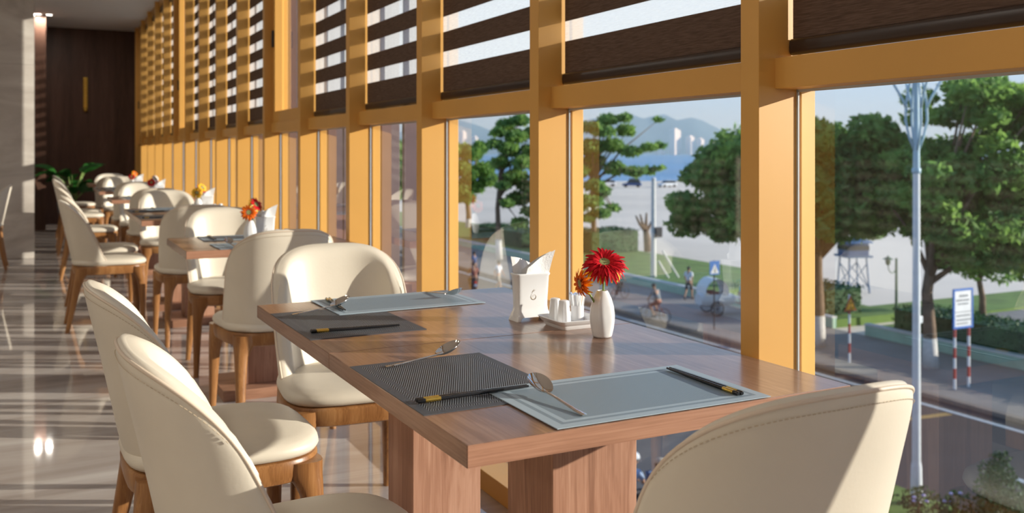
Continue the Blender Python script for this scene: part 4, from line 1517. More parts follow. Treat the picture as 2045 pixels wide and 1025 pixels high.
tree('broad dark tree on the promenade between the sea window and the rightmost one', (27.68, 27.95), BL1, M['leaf_a'], 0.26, 4.0, 31, 0.19, 420)
tree('large dense tree filling the right window behind the blue framed board', (28.41, 23.2), BL2, M['leaf_a'], 0.22, 3.6, 32, 0.18, 420)
tree('small tree on the lawn just right of the blue framed board', (39.5, 29.4), BL2B, M['leaf_a'], 0.14, 2.2, 33, 0.16, 330, paint=False)
tree('layered almond tree at the left of the sea window', (36.07, 58.54), BL3, M['leaf_b'], 0.20, 6.0, 34, 0.24, 300, spread=0.35, flat=0.5)
tree('layered tree seen behind the napkin holder window', (29.26, 60.28), BL4, M['leaf_b'], 0.20, 5.0, 35, 0.24, 300, spread=0.4, flat=0.55)
tree('dark distant tree at the left of the napkin holder window', (37.46, 84.14), BL5, M['leaf_a'], 0.25, 4.0, 36, 0.26, 260)
tree('distant tree glimpsed left of the napkin holder window', (27.0, 78.0), [(l * 0.8, z, r) for l, z, r in BL5], M['leaf_a'], 0.22, 4.0, 37, 0.26, 220)
# pollarded trunk
dt = thing('pollarded_tree', 'bare pollarded trunk beside the concrete pole', 'tree', (42.3, 60.5, ZG), 0)
part('trunk', MB().tube([(0, 0, -0.1), (-0.1, 0, 0.9), (-0.25, 0, 1.7)], [0.34, 0.30, 0.22], 8), M['bark'], dt, smooth=True)
for dx, z, z2 in ((-0.9, 1.5, 2.8), (0.1, 1.6, 3.0), (0.7, 1.5, 2.5), (-0.5, 1.6, 2.9)):
    part('branch', MB().tube([(-0.2, 0, z), (-0.2 + dx * 0.6, 0.1, (z + z2) / 2), (-0.2 + dx, 0.1, z2)], [0.16, 0.11, 0.06], 6), M['bark'], dt, smooth=True)


def hedge(lb, x0, x1, y0, y1, z0, h, seed, dens=60):
    t = thing('hedge', lb, 'hedge', ((x0 + x1) / 2, (y0 + y1) / 2, z0), 0, 'clipped hedges on the seafront')
    hx, hy = (x1 - x0) / 2, (y1 - y0) / 2
    part('twig_core', MB().box(-hx + 0.1, hx - 0.1, -hy + 0.1, hy - 0.1, 0, h - 0.1), M['leaf_c'], t)
    rnd = random.Random(seed)
    v, f = [], []
    faces = [(hy * 2 * h, 0), (hx * 2 * h, 1), (4 * hx * hy, 2)]
    for area, w in faces:
        for _ in range(int(area * dens)):
            a, b = rnd.uniform(-1, 1), rnd.random()
            j = rnd.uniform(-0.10, 0.04)
            if w == 0:
                p = Vector((-hx - j, a * hy, b * h))
            elif w == 1:
                p = Vector((a * hx, -hy - j, b * h))
            else:
                p = Vector((a * hx, (b * 2 - 1) * hy, h + j))
            n = Vector((rnd.gauss(0, 1), rnd.gauss(0, 1), rnd.gauss(0, 1))).normalized()
            q = n.orthogonal().normalized()
            q = Matrix.Rotation(rnd.uniform(0, 6.28), 3, n) @ q
            r = n.cross(q)
            s = rnd.uniform(0.05, 0.11)
            o = len(v)
            v += [tuple(p - q * s), tuple(p + r * s * 0.5), tuple(p + q * s), tuple(p - r * s * 0.5)]
            f.append((o, o + 1, o + 2, o + 3))
    me = bpy.data.meshes.new('foliage')
    me.from_pydata(v, [], f)
    me.materials.append(M['leaf_c'])
    fo = link('foliage', me, t)
    fo['kind'] = 'stuff'


hedge('long dark hedge behind the blue framed board', 31.4, 33.6, 12.0, 27.6, ZG + 0.34, 1.0, 41, 55)
hedge('dark hedge behind the yellow warning triangle', 31.5, 33.8, 31.2, 36.4, ZG + 0.34, 1.25, 42, 55)
hedge('box hedge at the left of the sea window', 35.6, 39.8, 58.0, 61.5, ZG, 2.0, 43, 40)
hedge('low hedge seen through the napkin holder window', 33.0, 36.0, 64.0, 74.0, ZG + 0.3, 1.3, 44, 25)

# topiary and flowering plants on the verge
tp = thing('topiary_shrub', 'clipped conical shrub on the near verge at the lower right', 'shrub', (17.05, 12.30, ZG + 0.1), 0)
me = leafcloud([(0, 0, 0.40, 0.50), (0.05, 0, 0.80, 0.44), (-0.05, 0.03, 1.2, 0.32), (0, 0, 1.5, 0.18), (0.3, 0.15, 0.45, 0.40), (-0.3, -0.1, 0.4, 0.40)], 51, 0.055, 3400, 0.9)
me.materials.append(M['leaf_c'])
fo = link('foliage', me, tp); fo['kind'] = 'stuff'
part('stem', MB().tube([(0, 0, -0.05), (0, 0, 0.6)], 0.04, 6), M['bark'], tp)
for i, (x, y, h) in enumerate(((16.35, 13.65, 0.70), (16.55, 12.95, 0.85), (16.0, 14.45, 0.5))):
    sh = thing('flowering_shrub', ('low leafy shrub with lavender flowers beside the lamp post', 'taller leafy shrub with lavender flowers next to the clipped cone', 'small green shrub at the foot of the lamp post')[i], 'shrub', (x, y, ZG + 0.1), 0)
    me = leafcloud([(0, 0, h * 0.4, 0.3), (0.15, 0, h * 0.6, 0.24), (-0.15, 0.1, h * 0.5, 0.24)], 60 + i, 0.06, 1500, 0.9)
    me.materials.append(M['leaf_c'])
    fo = link('foliage', me, sh); fo['kind'] = 'stuff'
    part('stem', MB().tube([(0, 0, -0.05), (0, 0, h * 0.5)], 0.03, 6), M['bark'], sh)
    if i < 2:
        for q in range(4):
            part('blossom', MB().ball((random.uniform(-0.25, 0.25), random.uniform(-0.25, 0.1), h * random.uniform(0.55, 0.85)), (0.045, 0.045, 0.03), 8, 5), M['lavender'], sh, smooth=True)

# ------------------------------------------------------------------ street furniture
lp = thing('street_lamp', 'tall white street lamp post with flaring blue arms', 'street lamp', (16.93, 14.19, ZG), 0)
part('base', MB().lathe([(0.20, 0), (0.20, 0.05), (0.13, 0.08), (0.11, 0.9), (0.095, 1.0)], 16), M['post_white'], lp, smooth='auto')
part('post', MB().tube([(0, 0, 0.9), (0, 0, 7.35)], [0.092, 0.072], 14), M['post_white'], lp, smooth='auto')
part('upper_post', MB().tube([(0, 0, 7.3), (0, 0, 9.6)], [0.074, 0.05], 14), M['post_blue'], lp, smooth='auto')
part('collar', MB().lathe([(0.078, 0), (0.095, 0.02), (0.095, 0.10), (0.078, 0.12)], 16, (0, 0, 7.25)), M['post_blue'], lp, smooth='auto')
part('clamp', MB().box(0.06, 0.16, -0.04, 0.04, 4.0, 4.15), M['post_white'], lp, bevel=0.01)
for i in range(4):
    a = i * PI / 2 - YAW
    ca, sa = math.cos(a), math.sin(a)
    pr = [(0.05, 7.75), (0.16, 8.05), (0.235, 8.4), (0.225, 8.75), (0.16, 9.15), (0.10, 9.4)]
    part('arm', MB().tube([(r * ca, r * sa, z) for r, z in pr], 0.026, 8), M['post_blue'], lp, smooth=True)
    pr2 = [(0.20, 8.60), (0.30, 8.85), (0.50, 9.20), (0.70, 9.55), (0.86, 9.85)]
    oa = part('outer_arm', MB().tube([(r * ca, r * sa, z) for r, z in pr2], 0.026, 8), M['post_blue'], lp, smooth=True)
    part('lamp_head', MB().ball((0.85 * ca, 0.85 * sa, 9.9), (0.14, 0.14, 0.10), 12, 7), M['globe'], oa, smooth=True)

def striped_post(parent, x, y, h, n, r=0.045):
    for i in range(n):
        z0, z1 = h * i / n, h * (i + 1) / n
        part('post_band', MB().tube([(x, y, z0), (x, y, z1)], r, 10), M['sign_white'] if i % 2 == 0 else M['sign_red'], parent, smooth='auto')


bs = thing('notice_board', 'white notice board with blue frame on two red and white posts', 'sign', (26.9, 20.74, ZG), 0)
striped_post(bs, -0.34, 0.03, 2.35, 7)
striped_post(bs, 0.34, 0.03, 2.35, 7)
part('panel', MB().box(-0.42, 0.42, -0.025, 0.0, 2.02, 3.20), M['sign_white'], bs)
for (x0, x1, z0, z1) in ((-0.47, -0.41, 1.96, 3.26), (0.41, 0.47, 1.96, 3.26), (-0.41, 0.41, 1.96, 2.03), (-0.41, 0.41, 3.19, 3.26)):
    part('frame_bar', MB().box(x0, x1, -0.04, 0.01, z0, z1), M['sign_blue'], bs)
pr = MB()
for (xc, w, z, hgt) in ((0.02, 0.42, 3.02, 0.07), (-0.02, 0.62, 2.88, 0.06), (0.0, 0.50, 2.76, 0.05), (0, 0.78, 2.50, 0.02), (0.0, 0.66, 2.38, 0.05), (0.02, 0.70, 2.24, 0.05), (-0.05, 0.56, 2.12, 0.04)):
    x = xc - w / 2
    while x < xc + w / 2:
        wd = random.uniform(0.03, 0.09) if hgt > 0.02 else w
        pr.box(x, min(xc + w / 2, x + wd), -0.029, -0.0255, z - hgt / 2, z + hgt / 2)
        x += wd + 0.02
po = part('print', pr, M['sign_grey'], bs)
po['kind'] = 'stuff'

ts = thing('warning_sign', 'yellow triangular warning sign with red border on a striped post', 'sign', (26.46, 25.08, ZG), 0)
striped_post(ts, 0, 0.04, 2.5, 7, 0.04)


def tri(w, h, z0, y0, y1):
    return MB().loft([[(-w / 2, y, z0), (w / 2, y, z0), (0, y, z0 + h)] for y in (y0, y1)])


part('border', tri(0.62, 0.56, 1.90, -0.02, 0.0), M['sign_red'], ts)
part('plate', tri(0.48, 0.43, 1.945, -0.025, -0.020), M['sign_yellow'], ts)
sy = MB()
sy.ball((0.0, -0.027, 2.20), (0.025, 0.003, 0.025), 8, 5)
sy.tube([(0, -0.027, 2.17), (0.0, -0.027, 2.08)], 0.018, 5)
sy.tube([(0, -0.027, 2.08), (-0.05, -0.027, 1.98)], 0.012, 5)
sy.tube([(0, -0.027, 2.08), (0.05, -0.027, 1.98)], 0.012, 5)
part('walking_figure', sy, M['cl_dark'], ts)

cs = thing('crossing_sign', 'blue square pedestrian crossing sign with white triangle on a thin post', 'sign', (26.2, 32.49, ZG), 0)
part('post', MB().tube([(0, 0.03, 0), (0, 0.03, 3.0)], 0.03, 8), M['metal_dark'], cs, smooth='auto')
part('plate', MB().box(-0.27, 0.27, -0.01, 0.0, 2.38, 2.98), M['sign_blue'], cs, bevel=0.004)
part('triangle', tri(0.44, 0.40, 2.44, -0.014, -0.0105), M['sign_white'], cs)
sy = MB()
sy.ball((0.0, -0.016, 2.70), (0.022, 0.002, 0.022), 8, 5)
sy.tube([(0, -0.016, 2.67), (0.01, -0.016, 2.58)], 0.016, 5)
sy.tube([(0.01, -0.016, 2.58), (-0.05, -0.016, 2.47)], 0.011, 5)
sy.tube([(0.01, -0.016, 2.58), (0.055, -0.016, 2.47)], 0.011, 5)
part('walking_figure', sy, M['cl_dark'], cs)

up = thing('concrete_pole', 'pale concrete pole with a control box standing before the plaza', 'pole', (32.34, 45.73, ZG), 0)
part('pole', MB().tube([(0, 0, -0.05), (0, 0, 6.1)], [0.17, 0.12], 12), M['kerbtop'], up, smooth='auto')
part('control_box', MB().box(-0.02, 0.42, -0.32, -0.10, 2.7, 3.3), M['metal_dark'], up, bevel=0.02)
part('cap', MB().lathe([(0.13, 6.08), (0.15, 6.12), (0.10, 6.22), (0.01, 6.24)], 12), M['kerbtop'], up, smooth=True)
br = thing('leaning_prop', 'two-legged white prop leaning on the lawn beside the pole', 'prop', (33.0, 45.0, ZG), 0)
part('prop_leg', MB().tube([(0.1, 0, 0.02), (-0.75, 0.1, 1.35)], 0.06, 6), M['kerbtop'], br)
part('prop_leg', MB().tube([(0.75, -0.1, 0.02), (-0.45, 0.1, 1.95)], 0.06, 6), M['kerbtop'], br)

gl = thing('globe_lamp', 'twin white globe lamp beside the box hedge', 'street lamp', (37.4, 62.5, ZG), 0)
part('post', MB().tube([(0, 0, 0), (0, 0, 3.3)], [0.08, 0.05], 8), M['post_white'], gl, smooth='auto')
for s in (-1, 1):
    ar = part('arm', MB().tube([(0, 0, 2.7), (s * 0.35, 0, 2.75), (s * 0.62, 0, 3.1)], 0.035, 6), M['post_white'], gl, smooth=True)
    part('globe', MB().ball((s * 0.62, 0, 3.32), 0.26, 14, 9), M['globe'], ar, smooth=True)

ll = thing('lantern_lamp', 'green lamp post with a curled arm and hanging lantern', 'street lamp', (34.04, 29.6, ZG), 0)
part('post', MB().tube([(0, 0, 0), (0, 0, 3.0)], [0.07, 0.05], 8), M['lampgreen'], ll, smooth='auto')
arm = [(0, 0, 2.65)] + [(-0.28 - 0.28 * math.cos(a), 0, 2.45 - 0.28 * math.sin(a) * 1.2) for a in (R(200), R(230), R(270), R(310), R(350))]
arm = [(0, 0, 2.55), (-0.16, 0, 2.36), (-0.34, 0, 2.36), (-0.48, 0, 2.52), (-0.52, 0, 2.74)]
ao = part('arm', MB().tube(arm, 0.024, 6), M['lampgreen'], ll, smooth=True)
part('lantern', MB().lathe([(0.03, 2.70), (0.10, 2.76), (0.12, 2.92), (0.06, 2.98)], 10, (-0.52, 0, 0)), M['lampgreen'], ao)
part('lantern_roof', MB().lathe([(0.24, 2.97), (0.14, 3.03), (0.03, 3.10), (0.01, 3.16)], 12, (-0.52, 0, 0)), M['lampgreen'], ao, smooth='auto')

tw = thing('lookout_tower', 'small blue steel lookout tower standing on the beach plaza', 'tower', (40.1, 37.8, ZG), -0.3)
for sx in (-1, 1):
    for sy_ in (-1, 1):
        part('leg', MB().tube([(sx * 0.62, sy_ * 0.62, 0), (sx * 0.50, sy_ * 0.50, 2.0)], 0.05, 6), M['towerblue'], tw)
for s in (-1, 1):
    part('brace', MB().tube([(-0.6, s * 0.6, 0.3), (0.52, s * 0.52, 1.6)], 0.03, 5), M['towerblue'], tw)
    part('brace', MB().tube([(0.6, s * 0.6, 0.3), (-0.52, s * 0.52, 1.6)], 0.03, 5), M['towerblue'], tw)
    part('brace', MB().tube([(s * 0.6, -0.6, 0.3), (s * 0.52, 0.52, 1.6)], 0.03, 5), M['towerblue'], tw)
part('platform', MB().box(-0.75, 0.75, -0.75, 0.75, 1.95, 2.05), M['towerblue'], tw)
part('cabin', MB().box(-0.60, 0.60, -0.60, 0.60, 2.05, 2.75), M['blue_body'], tw, bevel=0.02)
part('window_band', MB().box(-0.62, 0.62, -0.62, 0.62, 2.35, 2.60), M['darkglass'], tw)
part('roof', MB().loft([sup(0, 0, 0.85, 0.85, 8, 16, 2.75), sup(0, 0, 0.80, 0.80, 8, 16, 2.82), sup(0, 0, 0.2, 0.2, 8, 16, 3.05)]), M['towerblue'], tw)


# ------------------------------------------------------------------ vehicles
def wheel(parent, x, y, z, r, tw_, axis='X', spokes=10):
    w = MB()
    n = 22
    pts = [(0, r * math.cos(2 * PI * i / n), r * math.sin(2 * PI * i / n)) for i in range(n + 1)]
    o = part('wheel', w.tube(pts, tw_, 7), M['rubber'], parent, smooth=True, loc=(x, y, z), rot=(0, 0, 0 if axis == 'X' else PI / 2))
    s = MB()
    s.tube([(-0.03, 0, 0), (0.03, 0, 0)], 0.03, 8)
    for i in range(spokes):
        a = 2 * PI * i / spokes
        s.tube([(0, 0, 0), (0, r * math.cos(a), r * math.sin(a))], 0.004 if tw_ < 0.03 else 0.012, 4)
    so = part('spokes', s, M['metal_dark'], o)
    so['kind'] = 'stuff'
    return o


def bicycle(lb, loc, rz):
    b = thing('bicycle', lb, 'bicycle', loc, rz, 'bicycles on the promenade')
    wheel(b, 0, -0.52, 0.33, 0.32, 0.018)
    wheel(b, 0, 0.52, 0.33, 0.32, 0.018)
    f = MB()
    for a, c in (((0, -0.52, 0.33), (0, -0.18, 0.80)), ((0, -0.52, 0.33), (0, -0.05, 0.30)), ((0, -0.05, 0.30), (0, -0.18, 0.84)), ((0, -0.05, 0.30), (0, 0.38, 0.75)), ((0, -0.17, 0.76), (0, 0.37, 0.82))):
        f.tube([a, c], 0.018, 6)
    part('frame', f, M['cl_brown'], b, smooth='auto')
    part('fork', MB().tube([(0, 0.52, 0.33), (0, 0.40, 0.72), (0, 0.36, 0.95)], 0.018, 6), M['metal_dark'], b)
    part('handlebar', MB().tube([(-0.28, 0.22, 0.98), (-0.14, 0.34, 1.0), (0.14, 0.34, 1.0), (0.28, 0.22, 0.98)], 0.014, 6), M['metal_dark'], b)
    part('saddle', MB().ball((0, -0.20, 0.87), (0.09, 0.14, 0.045), 10, 6), M['rubber'], b, smooth=True)
    part('pedals', MB().tube([(-0.15, -0.05, 0.18), (-0.05, -0.05, 0.20), (0.05, -0.05, 0.40), (0.15, -0.05, 0.42)], 0.015, 5), M['metal_dark'], b)
    return b


def motorbike(lb, loc, rz, col):
    b = thing('motorbike', lb, 'motorbike', loc, rz, 'motorbikes')
    wheel(b, 0, -0.62, 0.28, 0.24, 0.045, spokes=6)
    wheel(b, 0, 0.62, 0.28, 0.24, 0.045, spokes=6)
    part('body', MB().loft([[(w * math.cos(2 * PI * j / 12), y, z + h * math.sin(2 * PI * j / 12)) for j in range(12)] for y, w, z, h in ((-0.78, 0.06, 0.62, 0.05), (-0.55, 0.14, 0.58, 0.14), (-0.2, 0.15, 0.50, 0.16), (0.1, 0.12, 0.40, 0.10), (0.3, 0.14, 0.52, 0.2), (0.48, 0.16, 0.72, 0.22), (0.60, 0.06, 0.80, 0.1))]), col, b, smooth=True)
    part('seat', MB().ball((0, -0.35, 0.76), (0.14, 0.42, 0.07), 12, 6), M['rubber'], b, smooth=True)
    part('front_fork', MB().tube([(0, 0.62, 0.28), (0, 0.46, 0.85), (0, 0.40, 1.0)], 0.03, 6), M['metal_dark'], b)
    part('handlebar', MB().tube([(-0.32, 0.26, 1.02), (-0.12, 0.38, 1.02), (0.12, 0.38, 1.02), (0.32, 0.26, 1.02)], 0.018, 6), M['metal_dark'], b)
    part('headlight', MB().ball((0, 0.55, 0.92), (0.09, 0.08, 0.08), 10, 6), M['globe'], b, smooth=True)
    part('tail_light', MB().box(-0.07, 0.07, -0.83, -0.76, 0.60, 0.70), M['red_light'], b, bevel=0.01)
    part('number_plate', MB().box(-0.09, 0.09, -0.84, -0.825, 0.44, 0.55), M['cl_paleblue'], b)
    return b


def car(lb, loc, rz, col, van=False):
    c = thing('car', lb, 'car', loc, rz, 'vehicles parked by the beach')
    h = 1.9 if van else 1.45
    part('car_body', MB().loft([[(-0.88, y, 0.35), (0.88, y, 0.35), (0.90, y, z * 0.75), (0.80, y, z), (-0.80, y, z), (-0.90, y, z * 0.75)] for y, z in ((-2.15, 0.75), (-2.0, 0.92), (1.1, 0.95), (1.95, 0.80), (2.15, 0.6))]), col, c, bevel=0.03)
    part('cabin', MB().loft([[(-w, y, 0.90), (w, y, 0.90), (w * 0.85, y2, h), (-w * 0.85, y2, h)] for y, y2, w in ((-1.95, -1.6, 0.80), (1.15, 0.5, 0.80))]), M['darkglass'], c)
    part('roof', MB().box(-0.68, 0.68, -1.55, 0.45, h, h + 0.05), col, c, bevel=0.02)
    for sx in (-1, 1):
        for y in (-1.35, 1.35):
            part('wheel', MB().loft([[(x, y + 0.33 * math.cos(2 * PI * j / 14), 0.33 + 0.33 * math.sin(2 * PI * j / 14)) for j in range(14)] for x in (sx * 0.70, sx * 0.91)]), M['rubber'], c)
    return c


car('blue pickup van parked far off before the sea', (117.6, 174.5, ZG), 0.9, M['blue_body'], True)
car('white car parked far off beside the blue van', (125.0, 171.5, ZG), 1.6, M['white_body'])
car('pale car parked far off left of the blue van', (115.0, 181.0, ZG), 1.2, M['tower'])
car('grey car parked far off behind the concrete pole', (136.0, 165.0, ZG), 1.4, M['cl_grey'], True)

# pedal cart with white hood
rk = thing('passenger_cart', 'white hooded three-wheeled passenger cart on the promenade', 'cart', (29.0, 35.5, ZG), R(-105))
part('cart_body', MB().loft([sup(0, y, 0.55 * k, 0.02, 4, 14, 0.0) for y, k in ()] or [[(0.56 * k * math.copysign(abs(math.cos(2 * PI * j / 16)) ** 0.6, math.cos(2 * PI * j / 16)), y, 0.72 + 0.34 * k * math.copysign(abs(math.sin(2 * PI * j / 16)) ** 0.6, math.sin(2 * PI * j / 16))) for j in range(16)] for y, k in ((-1.15, 0.75), (-1.0, 0.95), (-0.2, 1.0), (0.3, 0.9), (0.62, 0.6), (0.7, 0.35))]), M['white_body'], rk, smooth='auto')
hd = []
for i in range(9):
    a = PI * i / 8
    hd.append([(-0.58, -0.42 - 0.6 * math.cos(a), 1.02 + 0.72 * math.sin(a)), (0.58, -0.42 - 0.6 * math.cos(a), 1.02 + 0.72 * math.sin(a))])
hd2 = [[(x, y, z - 0.03) for x, y, z in r] for r in hd]
part('hood', MB().grid(hd).grid(hd2), M['white_body'], rk, smooth=True)
part('seat', MB().box(-0.42, 0.42, -0.75, -0.25, 0.98, 1.10), M['cl_brown'], rk, bevel=0.03)
wheel(rk, -0.62, -0.45, 0.34, 0.32, 0.03)
wheel(rk, 0.62, -0.45, 0.34, 0.32, 0.03)
wheel(rk, 0, 1.55, 0.34, 0.32, 0.03)
part('drive_frame', MB().tube([(0, 0.5, 0.6), (0, 1.0, 0.45), (0, 1.55, 0.34)], 0.03, 6).tube([(0, 1.0, 0.45), (0, 0.98, 0.86)], 0.025, 6).tube([(0, 1.55, 0.34), (0, 1.45, 0.95)], 0.025, 6), M['sign_red'], rk)
part('saddle', MB().ball((0, 0.98, 0.90), (0.10, 0.15, 0.05), 10, 6), M['rubber'], rk, smooth=True)
part('fender', MB().tube([(0, 1.55 + 0.38 * math.cos(a), 0.34 + 0.38 * math.sin(a)) for a in (0, 0.5, 1.0, 1.5, 2.0, 2.5, 3.0)], 0.035, 6), M['white_body'], rk, smooth=True)


# ------------------------------------------------------------------ people
def skin_obj(name, verts, edges, radii, mat, parent, root=0, sub=1):
    me = bpy.data.meshes.new(name)
    me.from_pydata(verts, edges, [])
    o = link(name, me, parent)
    sk = o.modifiers.new('skin', 'SKIN')
    sk.use_smooth_shade = True
    for i, r in enumerate(radii):
        d = me.skin_vertices[0].data[i]
        d.radius = r if isinstance(r, tuple) else (r, r)
        d.use_root = (i == root)
    sb = o.modifiers.new('subdivision', 'SUBSURF')
    sb.levels = sub
    sb.render_levels = sub
    me.materials.append(mat)
    return o


def person(lb, loc, rz, J, shirt, pants, long_pants=True, hat=None, hairlen=0.0, torso_skin=False):
    """J: joint name -> local position (front is +Y)"""
    p = thing('person', lb, 'person', loc, rz, 'people outside')
    V, E, Rd, ix = [], [], [], {}

    def add(n, pos, r, par=None):
        ix[n] = len(V)
        V.append(tuple(pos))
        Rd.append(r)
        if par is not None:
            E.append((ix[par], ix[n]))
    g = {k: Vector(v) for k, v in J.items()}
    add('pelvis', g['pelvis'], (0.145, 0.105))
    add('waist', g['pelvis'].lerp(g['chest'], 0.45), (0.125, 0.095), 'pelvis')
    add('chest', g['chest'], (0.155, 0.11), 'waist')
    up = (g['neck'] - g['chest']).normalized()
    add('neck', g['neck'], 0.052, 'chest')
    hdv = (g['head'] - g['neck']).normalized()
    add('jaw', g['neck'] + hdv * 0.085, (0.066, 0.072), 'neck')
    add('head', g['head'], (0.080, 0.098), 'jaw')
    add('crown', g['head'] + hdv * 0.085, (0.058, 0.066), 'head')
    for s in ('l', 'r'):
        add('sh' + s, g['sh' + s], 0.060, 'chest')
        add('el' + s, g['el' + s], 0.042, 'sh' + s)
        add('wr' + s, g['wr' + s], 0.028, 'el' + s)
        fd = (g['wr' + s] - g['el' + s]).normalized()
        sd = fd.orthogonal().normalized()
        add('pm' + s, g['wr' + s] + fd * 0.055, (0.034, 0.017), 'wr' + s)
        for q in range(4):
            ln = (0.075, 0.088, 0.083, 0.066)[q]
            a = g['wr' + s] + fd * 0.085 + sd * (0.024 - 0.016 * q)
            add('f%d%s' % (q, s), a, 0.009, 'pm' + s)
            add('g%d%s' % (q, s), a + fd * ln * 0.7 + Vector((0, 0, -0.02)), 0.007, 'f%d%s' % (q, s))
        add('th' + s, g['wr' + s] + fd * 0.05 + sd * 0.05, 0.010, 'pm' + s)
        add('hp' + s, g['hp' + s], 0.088, 'pelvis')
        add('kn' + s, g['kn' + s], 0.058, 'hp' + s)
        add('cf' + s, g['kn' + s].lerp(g['an' + s], 0.3), 0.055, 'kn' + s)
        add('an' + s, g['an' + s], 0.037, 'cf' + s)
        add('to' + s, g['to' + s], (0.042, 0.028), 'an' + s)
    skin_obj('body', V, E, Rd, M['skin'], p)
    # face and ears on the head
    fwd = Vector(J.get('look', (0, 1, 0))).normalized()
    side = fwd.cross(hdv).normalized()
    fm = MB()
    fm.ball(g['head'] + fwd * 0.100 - hdv * 0.02, (0.014, 0.016, 0.020), 6, 5)
    for s in (-1, 1):
        fm.ball(g['head'] + side * s * 0.083 - hdv * 0.02, (0.012, 0.02, 0.028), 6, 5)
    part('nose_and_ears', fm, M['skin'], p, smooth=True)
    em = MB()
    for s in (-1, 1):
        em.ball(g['head'] + fwd * 0.088 + side * s * 0.033 + hdv * 0.004, 0.012, 6, 5)
    part('eyes', em, M['hair'], p, smooth=True)
    hm = MB()
    hc = g['head'] - fwd * 0.022 + hdv * 0.042
    hm.ball(hc, (0.098, 0.105, 0.092), 14, 9)
    if hairlen:
        hm.ball(hc - fwd * 0.05 - hdv * hairlen, (0.07, 0.05, hairlen), 10, 7)
    part('hair', hm, M['hair'], p, smooth=True)
    if hat is not None:
        hb = MB()
        c0 = g['head'] + hdv * 0.055
        prof = [(0.118, 0.0), (0.120, 0.03), (0.112, 0.07), (0.085, 0.105), (0.04, 0.122), (0.002, 0.125)]
        hb.lathe(prof, 18, c0)
        pk = [[(c0 + side * (x * 0.10) + fwd * (0.09 + (0.10 if t else 0) * (1 - 0.45 * x * x)) - hdv * (0.02 * t))[:] for x in (-1, -0.5, 0, 0.5, 1)] for t in (0, 1)]
        pk2 = [[(q[0], q[1], q[2] - 0.008) for q in r] for r in pk]
        hb.grid(pk).grid(pk2)
        part('cap', hb, hat, p, smooth=True)
    if shirt is not None:
        SV = [g['pelvis'] + (g['chest'] - g['pelvis']) * 0.02, g['pelvis'].lerp(g['chest'], 0.45), g['chest'], g['chest'].lerp(g['neck'], 0.72)]
        SR = [(0.165, 0.125), (0.148, 0.118), (0.178, 0.132), (0.085, 0.075)]
        SE = [(0, 1), (1, 2), (2, 3)]
        for s in ('l', 'r'):
            n = len(SV)
            SV += [g['sh' + s], g['sh' + s].lerp(g['el' + s], 0.75)]
            SR += [0.083, 0.068]
            SE += [(2, n), (n, n + 1)]
        skin_obj('shirt', [tuple(v) for v in SV], SE, SR, shirt, p)
    PV = [g['pelvis'] + Vector((0, 0, 0.05)), g['pelvis'] - Vector((0, 0, 0.03))]
    PR = [(0.158, 0.118), (0.150, 0.115)]
    PE = [(0, 1)]
    for s in ('l', 'r'):
        n = len(PV)
        PV += [g['hp' + s] + Vector((0, 0, -0.02)), g['kn' + s]]
        PR += [0.108, 0.082]
        PE += [(1, n), (n, n + 1)]
        if long_pants:
            PV.append(g['kn' + s].lerp(g['an' + s], 0.92))
            PR.append(0.062)
            PE.append((n + 1, n + 2))
    skin_obj('trousers' if long_pants else 'shorts', [tuple(v) for v in PV], PE, PR, pants, p)
    sm = MB()
    for s in ('l', 'r'):
        a, t = g['an' + s], g['to' + s]
        dn = (t - a)
        sm.tube([a - dn * 0.35 + Vector((0, 0, -0.045)), a + Vector((0, 0, -0.03)), t + Vector((0, 0, -0.005)), t + dn * 0.25 + Vector((0, 0, -0.012))], [0.034, 0.046, 0.042, 0.02], 8)
    so = part('shoes', sm, M['cl_dark'], p, smooth=True)
    so['kind'] = 'stuff'
    return p


WALK = dict(pelvis=(0, 0, 0.93), chest=(0, 0.02, 1.30), neck=(0, 0.02, 1.47), head=(0, 0.04, 1.60), shl=(-0.18, 0.02, 1.39), shr=(0.18, 0.02, 1.39),
            ell=(-0.23, 0.08, 1.12), elr=(0.23, -0.10, 1.12), wrl=(-0.22, 0.24, 0.92), wrr=(0.23, -0.08, 0.86),
            hpl=(-0.09, 0, 0.88), hpr=(0.09, 0, 0.88), knl=(-0.10, -0.05, 0.49), knr=(0.10, 0.18, 0.50), anl=(-0.10, -0.30, 0.15), anr=(0.10, 0.26, 0.075), tol=(-0.10, -0.20, 0.045), tor=(0.10, 0.40, 0.045))
STAND = dict(WALK, ell=(-0.24, 0.0, 1.12), elr=(0.24, 0.02, 1.12), wrl=(-0.22, 0.10, 0.90), wrr=(0.22, 0.12, 0.92), knl=(-0.11, 0.02, 0.49), knr=(0.10, 0.06, 0.49), anl=(-0.12, -0.02, 0.075), anr=(0.11, 0.03, 0.075), tol=(-0.13, 0.12, 0.045), tor=(0.13, 0.17, 0.045))
RIDE = dict(pelvis=(0, -0.20, 0.98), chest=(0, -0.02, 1.33), neck=(0, 0.06, 1.48), head=(0, 0.10, 1.61), shl=(-0.18, 0.0, 1.41), shr=(0.18, 0.0, 1.41),
            ell=(-0.27, 0.10, 1.18), elr=(0.27, 0.10, 1.18), wrl=(-0.27, 0.20, 1.06), wrr=(0.27, 0.20, 1.06),
            hpl=(-0.10, -0.18, 0.93), hpr=(0.10, -0.18, 0.93), knl=(-0.13, 0.22, 0.72), knr=(0.13, 0.18, 0.88), anl=(-0.12, -0.04, 0.30), anr=(0.12, -0.02, 0.50), tol=(-0.12, 0.10, 0.25), tor=(0.12, 0.12, 0.47))
